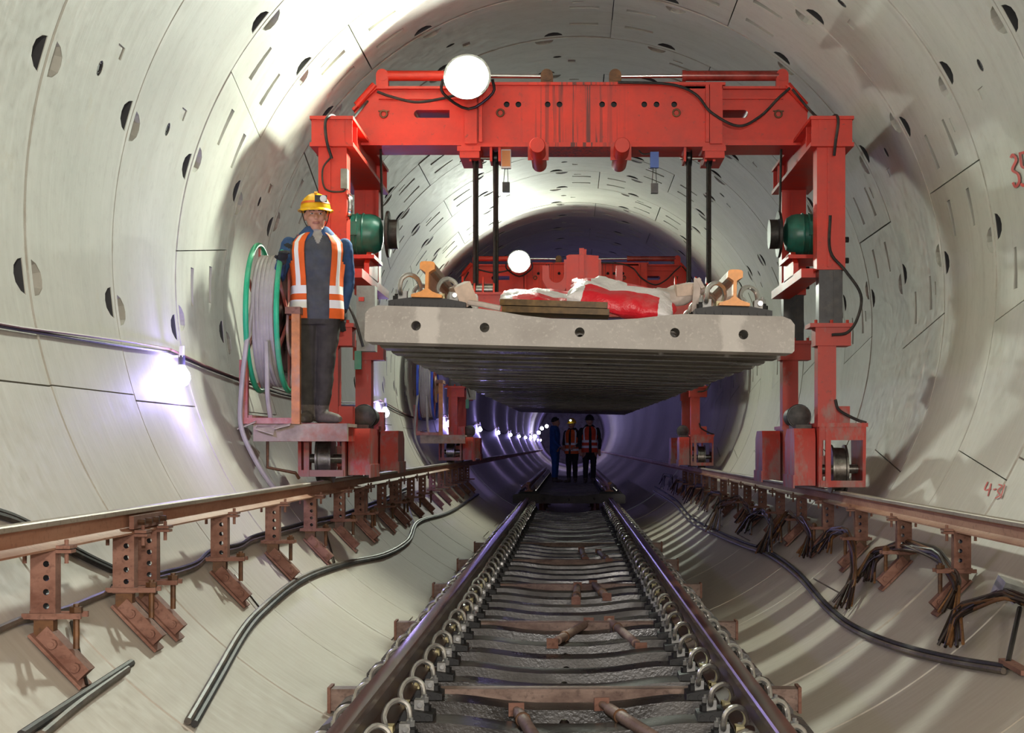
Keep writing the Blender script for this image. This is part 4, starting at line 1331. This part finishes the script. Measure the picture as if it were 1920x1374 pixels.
# ------------------------------------------------------------------ hoses and cables on the lining
def wall_cable(name, label, cat, strands, mat, r, n=8):
    t = thing(name, label, cat)
    for s in strands:
        m2 = MB(); m2.tube([onwall(u, v, r + .004 + (s[2] if len(s) > 2 else 0)) for u, v in catmull2(s[0])], r, n)
        m2.build('strand', s[1] if s[1] else mat, t)
    return t
def catmull2(p):
    return [(q.x, q.y) for q in catmull([Vector((a, b, 0)) for a, b in p], 6)]
base = [(352, 1352), (400, 1270), (450, 1185), (492, 1138), (560, 1085), (640, 1056), (715, 1040), (762, 1014), (782, 978), (840, 960), (896, 926)]
wall_cable('floor_hose', 'double muddy hose curving over the floor lining on the reel side', 'hose', [(base, None), ([(u + 13 * (1 - i / 11), v + 5 * (1 - i / 11)) for i, (u, v) in enumerate(base)], 'cable_black')], 'hose_mud', .015)
wall_cable('floor_hose', 'cut pair of dark hoses ending near the pale-topped bracket', 'hose', [([(40, 1378), (140, 1312), (246, 1243)], None), ([(78, 1378), (150, 1318), (238, 1254)], 'hose_mud')], 'cable_black', .016)
base = [(-12, 1184), (38, 1163), (63, 1159), (125, 1142), (209, 1109), (301, 1084), (334, 1076), (368, 1063), (393, 1042), (447, 1030), (472, 1015), (532, 999), (580, 986), (640, 972), (711, 945), (760, 922)]
wall_cable('wall_cable', 'grey cable pair threading behind the crane rail brackets on the reel side', 'cable', [(base, None), ([(u + 4, v - 9) for u, v in base[4:]], 'cable_black')], 'hose_mud', .015)
wall_cable('wall_cable', 'black cables dropping behind the crane rail beside the close bracket pair', 'cable', [([(-12, 955), (42, 975), (142, 1030), (209, 1063), (262, 1084)], None), ([(-12, 963), (42, 982), (142, 1037), (209, 1069)], None)], 'cable_black', .014)
base = [(1228, 912), (1268, 938), (1300, 972), (1352, 998), (1400, 1018), (1445, 1034), (1500, 1075), (1550, 1132), (1600, 1172), (1680, 1206), (1780, 1232), (1885, 1250)]
wall_cable('floor_hose', 'black hose pair sweeping over the floor lining below the rebar bundles', 'hose', [(base, None), ([(u - 3, v + 8) for u, v in base], 'hose_mud')], 'cable_black', .014)
# thin stay rods from brackets down to the hoses
def rod(name, label, a, b, r, mat, off=.02):
    m2 = MB(); m2.tube([onwall(a[0], a[1], off), onwall(b[0], b[1], off)], r, 6)
    return tag(m2.build(name, mat), label, 'rod', 'thin stay rods holding hoses')
for a, b in (((134, 1166), (163, 1285)), ((440, 1078), (488, 1140)), ((612, 1000), (627, 1054)), ((765, 945), (776, 982))):
    rod('stay_rod', 'thin dark rod running from a bracket down to the reel-side hose', a, b, .008, 'rebar')
m2 = MB(); m2.tube([onwall(1912, 1140, .06), onwall(1890, 1240, .03)], .012, 8)
tag(m2.build('stay_rod', 'steel_black'), 'dark ribbed rod standing at the end of the black floor hose', 'rod')
m2 = MB(); m2.bar(onwall(1883, 1238, .02), onwall(1926, 1262, .02), .05, .02)
tag(m2.build('hose_clamp', 'rust'), 'rusty clamp holding the end of the black floor hose', 'clamp')
# bright galvanised channel pieces hung at the wall
for (u, v, w_, h_, lb) in ((1896, 1100, .12, .05, 'shiny galvanised bracket behind the last rebar bundle'), (1422, 950, .06, .03, 'small shiny tin plate among the rebar bundles'), (1380, 936, .05, .03, 'tiny shiny tin strip beside the rebar bundles')):
    p = onwall(u, v, .07)
    m2 = MB(); m2.box(-w_ / 2, w_ / 2, -.05, .05, -h_ / 2, h_ / 2); m2.box(-w_ / 2, -w_ / 2 + .006, -.05, .05, -h_ / 2 - .06, 0); m2.box(w_ / 2 - .006, w_ / 2, -.05, .05, -h_ / 2 - .06, 0)
    o = m2.build('tin_bracket', 'galvanised'); o.location = p; o.rotation_euler = (.3, .3, .2)
    tag(o, lb, 'bracket')

# ------------------------------------------------------------------ rebar bundles
def rebar_bundle(path, label, nb=11, spread=30, group='rebar bundles hung along the crane rail'):
    rng = random.Random(len(path) * 100 + int(path[0][0]))
    base = [onwall(u, v, .11 if 0 < i < len(path) - 1 else .06) for i, (u, v) in enumerate(path)]
    t = thing('rebar_bundle', label, 'rebar', base[0], group=group)
    for k in range(nb):
        f = (k - (nb - 1) / 2) / ((nb - 1) / 2)
        pts = []
        for i, p in enumerate(path):
            end = i in (0, len(path) - 1)
            sp = spread if end else spread * .22
            du = f * sp * .5 + rng.uniform(-2, 2); dv = (rng.uniform(-7, 7) if end else rng.uniform(-.3, .3) * spread)
            d = onwall(p[0] + du, p[1] + dv, (.06 if end else .11) + rng.uniform(-.012, .012))
            pts.append(d - base[0])
        # rounded bends
        out = []
        for i, p in enumerate(pts):
            if 0 < i < len(pts) - 1:
                out += [p.lerp(pts[i - 1], .12), p.lerp(pts[i + 1], .12)]
            else: out.append(p)
        b = MB(); b.tube(out, .0085, 6)
        b.build('bent_bar', 'rebar_rust' if rng.random() < .3 else 'rebar', t)
    return t
bundles = [
 ([(1782, 1206), (1795, 1146), (1879, 1114), (1926, 1130)], 'bundle of bent black rebar lying nearest the shiny galvanised bracket', 18, 44),
 ([(1620, 1086), (1638, 1040), (1692, 1020), (1757, 1038), (1796, 1092), (1778, 1142)], 'wide arched bundle of black rebar with orange-rusted tips', 17, 40),
 ([(1540, 1031), (1557, 1001), (1584, 996), (1599, 1024), (1602, 1081), (1578, 1136)], 'hook-shaped bundle of black rebar with one long hanging leg', 16, 36),
 ([(1452, 1012), (1462, 985), (1480, 963), (1503, 973), (1520, 1002), (1510, 1040)], 'arched black rebar bundle between the hook-shaped one and the gantry wheel', 15, 30),
 ([(1394, 996), (1406, 968), (1429, 959), (1447, 976), (1443, 1000), (1432, 1030)], 'brown-tipped arched rebar bundle touching the black floor hose', 15, 30),
 ([(1334, 990), (1350, 947), (1387, 934), (1404, 953), (1392, 984)], 'narrow arched rebar bundle beside the tiny tin strip', 13, 26),
 ([(1318, 955), (1332, 922), (1352, 926), (1346, 958)], 'small dark rebar bundle under the far gantry wheel side', 9, 18),
 ([(1290, 938), (1300, 910), (1318, 912), (1312, 940)], 'small rusty rebar bundle farther along the crane rail', 9, 16),
 ([(1262, 922), (1270, 898), (1286, 900), (1282, 925)], 'tiny ochre rebar bundle near the farther gantry wheel', 9, 14),
 ([(1240, 910), (1246, 890), (1258, 892), (1256, 912)], 'tiniest rebar bundle at the far end of the row', 8, 11),
]
for path, lb, nb, sp in bundles: rebar_bundle(path, lb, nb, sp)

# ------------------------------------------------------------------ people
def limb_rings(mb, pts, n=14):
    """pts: (point, radius); rounded ends"""
    mb.rings(pts, n)
    mb.ell(pts[0][0], pts[0][1], n, 8); mb.ell(pts[-1][0], pts[-1][1], n, 8)

TORSO = [(.70, .0, .165, .118), (.80, .0, .172, .124), (.92, .0, .166, .12), (1.03, .0, .168, .12), (1.14, .0, .18, .126), (1.22, .0, .188, .126), (1.28, .004, .182, .116), (1.325, .008, .145, .098), (1.355, .012, .098, .08), (1.38, .014, .068, .066)]
def torso_at(z):
    T = TORSO
    if z <= T[0][0]: return T[0][1:]
    for a, b in zip(T, T[1:]):
        if z <= b[0]:
            t = (z - a[0]) / (b[0] - a[0]); return tuple(a[i] + (b[i] - a[i]) * t for i in (1, 2, 3))
    return T[-1][1:]
def torso_pt(z, ang, off=0.0):
    """ang 0 = front (-y), positive towards +x"""
    cy, rx, ry = torso_at(z)
    c, s = math.cos(ang), math.sin(ang)
    e = .82
    return Vector(((rx + off) * math.copysign(abs(s) ** e, s), cy - (ry + off) * math.copysign(abs(c) ** e, c), z))

def person(label, loc, rotz, pose, look, scale=1.0):
    t = thing('person', label, 'person', loc, (0, 0, rotz))
    t.scale = (scale,) * 3
    mb = MB()
    # torso
    mb.loft([[torso_pt(z, 2 * PI * k / 28) for k in range(28)] for z in [.70 + i * .02 for i in range(35)]])
    # neck and head
    hy = .012 + pose.get('head_dy', 0)
    mb.rings([(Vector((0, .012, 1.34)), .056), (Vector((0, hy, 1.41)), .052), (Vector((0, hy - .005, 1.45)), .054)], 16)
    hc = Vector((pose.get('head_dx', 0), hy - .012, 1.49))
    mb.ell(hc + Vector((0, .012, .018)), (.077, .094, .1), 22, 16)                  # skull
    mb.ell(hc + Vector((0, -.02, -.035)), (.066, .073, .088), 22, 16)               # face
    mb.ell(hc + Vector((0, -.045, -.095)), (.04, .04, .03), 14, 10)                 # chin
    mb.ell(hc + Vector((0, -.098, -.028)), (.0125, .016, .022), 10, 8)              # nose
    mb.ell(hc + Vector((0, -.106, -.04)), (.017, .012, .01), 10, 8)
    for s in (-1, 1):
        mb.ell(hc + Vector((s * .034, -.078, -.035)), (.024, .018, .022), 10, 8)    # cheeks
        mb.ell(hc + Vector((s * .03, -.084, .016)), (.026, .011, .008), 10, 8)      # brow
        mb.ell(hc + Vector((s * .077, .005, -.022)), (.009, .02, .031), 10, 8)      # ear
    mb.ell(hc + Vector((0, -.09, -.066)), (.024, .012, .006), 10, 8); mb.ell(hc + Vector((0, -.088, -.075)), (.02, .011, .006), 10, 8)
    # legs
    for s, hip, kn, an, toe in pose['legs']:
        limb_rings(mb, [(Vector(hip), .098), (Vector(hip).lerp(Vector(kn), .5), .09), (Vector(kn), .07), (Vector(kn).lerp(Vector(an), .35), .068), (Vector(an) + Vector((0, 0, .04)), .055)])
        a = Vector(an); q = Vector(toe)
        d = (q - a); d.z = 0; d.normalize()
        heel = Vector((a.x, a.y, .04)) - d * .05
        mb.rings([(heel + Vector((0, 0, -.002)), .036), (heel + d * .05 + Vector((0, 0, .012)), .046), (heel + d * .14 + Vector((0, 0, .002)), .041), (heel + d * .21 + Vector((0, 0, -.006)), .033), (heel + d * .245 + Vector((0, 0, -.012)), .02)], 14)
        mb.rings([(Vector((a.x, a.y, .05)), .048), (Vector((a.x, a.y, .14)), .05)], 12)
    # arms with hands of five fingers
    hands = []
    for sh_, el, wr, hd in pose['arms']:
        sh_, el, wr, hd = map(Vector, (sh_, el, wr, hd))
        limb_rings(mb, [(sh_, .06), (sh_.lerp(el, .5), .054), (el, .046), (el.lerp(wr, .45), .043), (wr, .034)])
        d = (hd - wr).normalized()
        side = d.cross(Vector((0, 0, 1)))
        if side.length < .2: side = d.cross(Vector((0, 1, 0)))
        side.normalize(); up = side.cross(d)
        palm = wr + d * .055
        Rm = Matrix((side, d, up)).transposed()
        mb.ell(palm, (.038, .05, .018), 14, 10, mat=Rm)
        for f, (o, ln) in enumerate(((-.028, .062), (-.0095, .07), (.0095, .066), (.028, .052))):
            b0 = palm + d * .035 + side * o
            b1 = b0 + d * ln * .5 - up * ln * .1; b2 = b1 + d * ln * .28 - up * ln * .28; b3 = b2 + d * ln * .1 - up * ln * .28
            mb.rings([(b0, .0105), (b1, .01), (b2, .0092), (b3, .0075)], 10)
        b0 = palm - d * .02 + side * .03; b1 = b0 + side * .022 + d * .025 - up * .008; b2 = b1 + d * .028 - up * .01
        mb.rings([(b0, .0135), (b1, .0115), (b2, .0085)], 10)
        hands.append((wr, hd))
    me = bpy.data.meshes.new('body'); me.from_pydata(mb.v, [], mb.f)
    bm = bmesh.new(); bm.from_mesh(me); bmesh.ops.recalc_face_normals(bm, faces=bm.faces); bm.to_mesh(me); bm.free()
    tmp = obj('tmp', me)
    rm = tmp.modifiers.new('r', 'REMESH'); rm.mode = 'VOXEL'; rm.voxel_size = look.get('voxel', .0075); rm.use_smooth_shade = True
    sm = tmp.modifiers.new('s', 'SMOOTH'); sm.factor = .5; sm.iterations = 2
    me = evaluated('body', tmp)
    mats = [look['top'], look['trousers'], 'boot', 'skin', look.get('hand', 'skin'), 'lip', look.get('shirt', look['top']), look.get('sleeve', look['top'])]
    me.materials.clear()
    for k in mats: me.materials.append(M[k])
    rnd = Vector((loc[0], loc[1], 0))
    nrm = [v.normal.copy() for v in me.vertices]
    for v, vn in zip(me.vertices, nrm):                      # cloth folds
        c = v.co.copy()
        if .1 < c.z < 1.33 and not any((c - h[0]).dot(h[1] - h[0]) > 0 and (c - h[0]).length < .22 for h in hands):
            q = Vector((c.x * 9, c.y * 9, c.z * (16 if c.z > .75 else 12)))
            v.co = c + vn * (noise.noise(q + rnd) * .007 + noise.noise(q * 2.3 + rnd) * .0035)
    for p in me.polygons:
        c = p.center
        i = 0
        if c.z < .13: i = 2
        elif c.z < .74: i = 1
        for wv, hv in hands:
            if (c - wv).dot(hv - wv) > 0 and (c - wv).length < .22 and (c - (wv + hv) * .5).length < .16: i = 4
        if c.z > 1.375 and abs(c.x) < .13 and i == 0: i = 3
        if i == 0 and c.z > .76 and abs(c.x) > torso_at(c.z)[1] + .004: i = 7
        if i == 0 and abs(c.x) < .008 + (c.z - 1.27) * .42 and c.y < -.02 and c.z > 1.27: i = 6
        if i == 3 and abs(c.x - hc.x) < .026 and abs(c.z - (hc.z - .07)) < .0095 and c.y < hc.y - .07: i = 5
        p.material_index = i
    finish(me, 0)
    me.polygons.foreach_set('use_smooth', [True] * len(me.polygons)); me.update()
    obj('body', me, t)
    # eyes, brows, hair
    if look.get('face', True):
        for s in (-1, 1):
            e = MB(); e.ell(hc + Vector((s * .03, -.086, -.006)), (.0135, .008, .0055), 12, 8); e.ell(hc + Vector((s * .03, -.0925, -.006)), (.0058, .003, .005), 10, 6, 1)
            e.build('eye', ['eye_white', 'hair'], t, 60)
            b = MB(); b.tube([hc + Vector((s * .012, -.094, .013)), hc + Vector((s * .03, -.095, .018)), hc + Vector((s * .05, -.084, .012))], .0034, 6); b.build('eyebrow', 'hair', t)
    hr = MB()
    loops = []
    for i in range(8):
        ph = math.radians(-14 + i * 13)
        loop = []
        for k in range(24):
            a = 2 * PI * k / 24
            front = max(0, -math.sin(a))
            z = math.sin(ph) * .106 + (.055 * front if i < 3 else 0)
            loop.append(hc + Vector((math.cos(a) * math.cos(ph) * .081, .014 + math.sin(a) * math.cos(ph) * .099, .018 + z)))
        loops.append(loop)
    hr.loft(loops); hr.build('hair', 'hair', t, 60)
    # helmet
    if look.get('helmet'):
        hm = MB(); top = hc + Vector((0, .008, .03))
        loops = []
        for i in range(9):
            ph = math.radians(i * 10.5)
            loops.append([top + Vector((math.cos(2 * PI * k / 30) * math.cos(ph) * .108, math.sin(2 * PI * k / 30) * math.cos(ph) * .128, math.sin(ph) * .118 + .004)) for k in range(30)])
        hm.loft(loops)
        h = hm.build('helmet', look['helmet'], t, 60)
        br = MB(); lo = []
        for dz, ex in ((.006, 0), (-.002, .016), (-.008, .016), (-.004, -.004)):
            lo.append([top + Vector((math.cos(2 * PI * k / 30) * (.11 + ex), math.sin(2 * PI * k / 30) * (.13 + ex + (.03 if math.sin(2 * PI * k / 30) < -.2 else 0) * (1 if ex else 0)), dz + (-.012 if math.sin(2 * PI * k / 30) < -.5 and ex else 0))) for k in range(30)])
        br.loft(lo, caps=False); br.build('brim', look['helmet'], h, 60)
        rd = MB(); rd.box(-.012, .012, -.075, .085, 0, .012, mat=Matrix.Translation(top + Vector((0, 0, .112)))); rd.build('ridge', look['helmet'], h)
        if look.get('band'):
            b = MB(); lo = []
            for dz, ex in ((.04, .0015), (.056, .0015)):
                lo.append([top + Vector((math.cos(2 * PI * k / 30) * (math.sqrt(max(0, 1 - (dz / .118) ** 2)) * .108 + .004), math.sin(2 * PI * k / 30) * (math.sqrt(max(0, 1 - (dz / .118) ** 2)) * .128 + .004), dz)) for k in range(30)])
            b.loft(lo, caps=False); b.build('band', look['band'], h, 60)
        if look.get('lamp'):
            hx = look.get('lamp_dx', .03)
            b = MB(); b.box(hx - .042, hx + .042, -.15, -.115, .042, .088, mat=Matrix.Translation(top)); lmp = b.build('headlamp', 'pocket_black', h)
            b = MB(); b.rings([(top + Vector((hx + .015, -.14, .064)), .02), (top + Vector((hx + .015, -.162, .062)), .024), (top + Vector((hx + .015, -.164, .062)), .014)], 14); b.build('headlamp_lens', look['lamp'], lmp)
        st = MB()
        for s in (-1, 1):
            st.tube([top + Vector((s * .1, -.01, 0)), hc + Vector((s * .078, -.025, -.06)), hc + Vector((s * .04, -.045, -.125))], .0035, 6, smooth=4)
        st.build('chin_strap', 'hair', h)
    # collar
    if look.get('collar'):
        c = MB()
        for s in (-1, 1):
            lo = []
            for z, off in ((1.30, .012), (1.345, .02), (1.395, .014), (1.40, .006), (1.345, .006)):
                row = []
                for k in range(9):
                    a = s * (.25 + k * (PI - .25) / 8)
                    p = torso_pt(min(z, 1.375), a, off); p.z = z - (.035 if k == 0 else 0); row.append(p)
                lo.append(row)
            c.loft(lo, caps=False, closed=False)
        c.build('collar', look['collar'], t, 60)
    # vest
    if look.get('vest'):
        z0, gap = look.get('vest_hem', .735), look.get('gap', .4)
        nz, na = 42, 44
        v = MB(); outer = []; 
        for i in range(nz + 1):
            z = z0 + (1.352 - z0) * i / nz
            row = []
            for k in range(na + 1):
                u = k / na
                g0 = gap * (1 - .35 * max(0, (z - 1.15) / .2))
                if look.get('flare'): g0 = gap * (1.0 + .25 * math.sin((z - .75) * 4))
                a = g0 + (2 * PI - 2 * g0) * u
                off = .017 + .012 * max(0, (.95 - z) / .25) + .004 * math.sin(a * 7 + z * 9)
                row.append(torso_pt(z, a, off))
            outer.append(row)
        inner = [[p + Vector((0 - p.x, .0 - p.y, 0)).normalized() * .006 for p in r_] for r_ in outer]
        keep = {}
        def faces(rows, flip):
            o = len(v.v)
            for r_ in rows: v.v += [tuple(p) for p in r_]
            for i in range(nz):
                zc = z0 + (1.352 - z0) * (i + .5) / nz
                for k in range(na):
                    u = (k + .5) / na
                    g0 = gap
                    a = g0 + (2 * PI - 2 * g0) * u
                    aa = abs(((a + PI) % (2 * PI)) - PI)          # 0 front .. pi back
                    if zc > 1.10 and abs(aa - PI / 2) < .62 * min(1, (zc - 1.10) / .06) and zc < 1.335: continue
                    m = 0
                    if any(abs(zc - b) < .028 for b in look['bands']): m = 1
                    if zc > look['bands'][0] and aa < 1.2 and abs(aa - look.get('vband', .78)) < .13: m = 1
                    if zc > look['bands'][0] and aa > 2.0 and abs(aa - 2.35) < .13: m = 1
                    f = (o + i * (na + 1) + k, o + i * (na + 1) + k + 1, o + (i + 1) * (na + 1) + k + 1, o + (i + 1) * (na + 1) + k)
                    v.f.append(tuple(reversed(f)) if flip else f); v.m.append(m)
        faces(outer, False); faces(inner, True)
        me = bpy.data.meshes.new('vest'); me.from_pydata(v.v, [], v.f)
        me.materials.append(M[look['vest']]); me.materials.append(M['reflective'])
        for p, i in zip(me.polygons, v.m): p.material_index = i
        bm = bmesh.new(); bm.from_mesh(me); bmesh.ops.delete(bm, geom=[q for q in bm.verts if not q.link_faces], context='VERTS')
        # close the rim between the two skins
        bm.to_mesh(me); bm.free()
        finish(me, 60)
        obj('vest', me, t)
    return t

PX_, PYM = -1.872, 12.2
stand_legs = [(-1, (-.085, 0, .84), (-.095, -.01, .46), (-.1, .0, .08), (-.14, -.2, 0)), (1, (.085, 0, .84), (.09, -.02, .46), (.085, .0, .08), (.16, -.2, 0))]
main = person('worker in yellow helmet and open orange vest beside the green-rimmed reel', (PX_, PYM, CAMZ + .162), math.radians(12),
    dict(legs=[(-1, (-.075, .01, .84), (-.07, -.01, .46), (-.06, .02, .08), (-.12, -.2, 0)), (1, (.08, 0, .84), (.06, -.03, .46), (.035, .0, .08), (.16, -.16, 0))],
         arms=[((-.195, .02, 1.27), (-.27, .06, 1.04), (-.25, -.1, 1.14), (-.24, -.2, 1.2)), ((.195, .02, 1.27), (.235, .1, 1.02), (.19, .12, .82), (.17, .08, .7))], head_dx=-.01),
    dict(top='jacket_grey', trousers='trousers', shirt='shirt_grey', sleeve='jacket_blue', hand='glove_dark', helmet='helmet_yellow', band='helmet_band', lamp='white_plastic', collar='jacket_blue', vest='vest_orange', gap=.34, flare=True, bands=(.945, .845), vest_hem=.74, voxel=.0065), 1.035)
FZ = Z2 + SEAT
FD = 40.0
person('worker in blue suit seen from the side between the far rails', ((1040 - VU) * FD / F, FD + .3, FZ), math.radians(80),
    dict(legs=stand_legs, arms=[((-.195, .02, 1.27), (-.24, -.02, 1.02), (-.2, -.16, .88), (-.18, -.24, .82)), ((.195, .02, 1.27), (.24, .02, 1.02), (.2, -.12, .84), (.18, -.2, .78))], head_dy=-.02),
    dict(top='suit_blue', trousers='suit_blue', shirt='suit_blue', helmet=None, collar='suit_blue', voxel=.012, face=True), .99)
person('worker in yellow helmet and orange vest looking down at the far track', ((1073 - VU) * FD / F, FD, FZ), math.radians(-28),
    dict(legs=stand_legs, arms=[((-.195, .02, 1.27), (-.25, .02, 1.02), (-.17, -.14, .92), (-.12, -.22, .88)), ((.195, .02, 1.27), (.24, .02, 1.02), (.17, -.14, .92), (.12, -.22, .88))], head_dy=-.03),
    dict(top='dark_cloth', trousers='dark_cloth', helmet='helmet_yellow', lamp='headlamp_on', collar='dark_cloth', vest='vest_orange', gap=.12, bands=(.98, .84), vband=.75, voxel=.012), .95)
person('worker in red-orange vest with wide reflective bands facing the hoisted panel', ((1105 - VU) * FD / F, FD - .5, FZ), math.radians(6),
    dict(legs=stand_legs, arms=[((-.195, .02, 1.27), (-.24, .04, 1.02), (-.22, .02, .8), (-.21, -.02, .7)), ((.195, .02, 1.27), (.25, .04, 1.02), (.24, .0, .8), (.23, -.03, .7))], head_dx=0),
    dict(top='dark_cloth', trousers='dark_cloth', helmet='hair', collar='dark_cloth', vest='vest_red', gap=.12, bands=(1.0, .87), vband=.8, voxel=.012), 1.0)
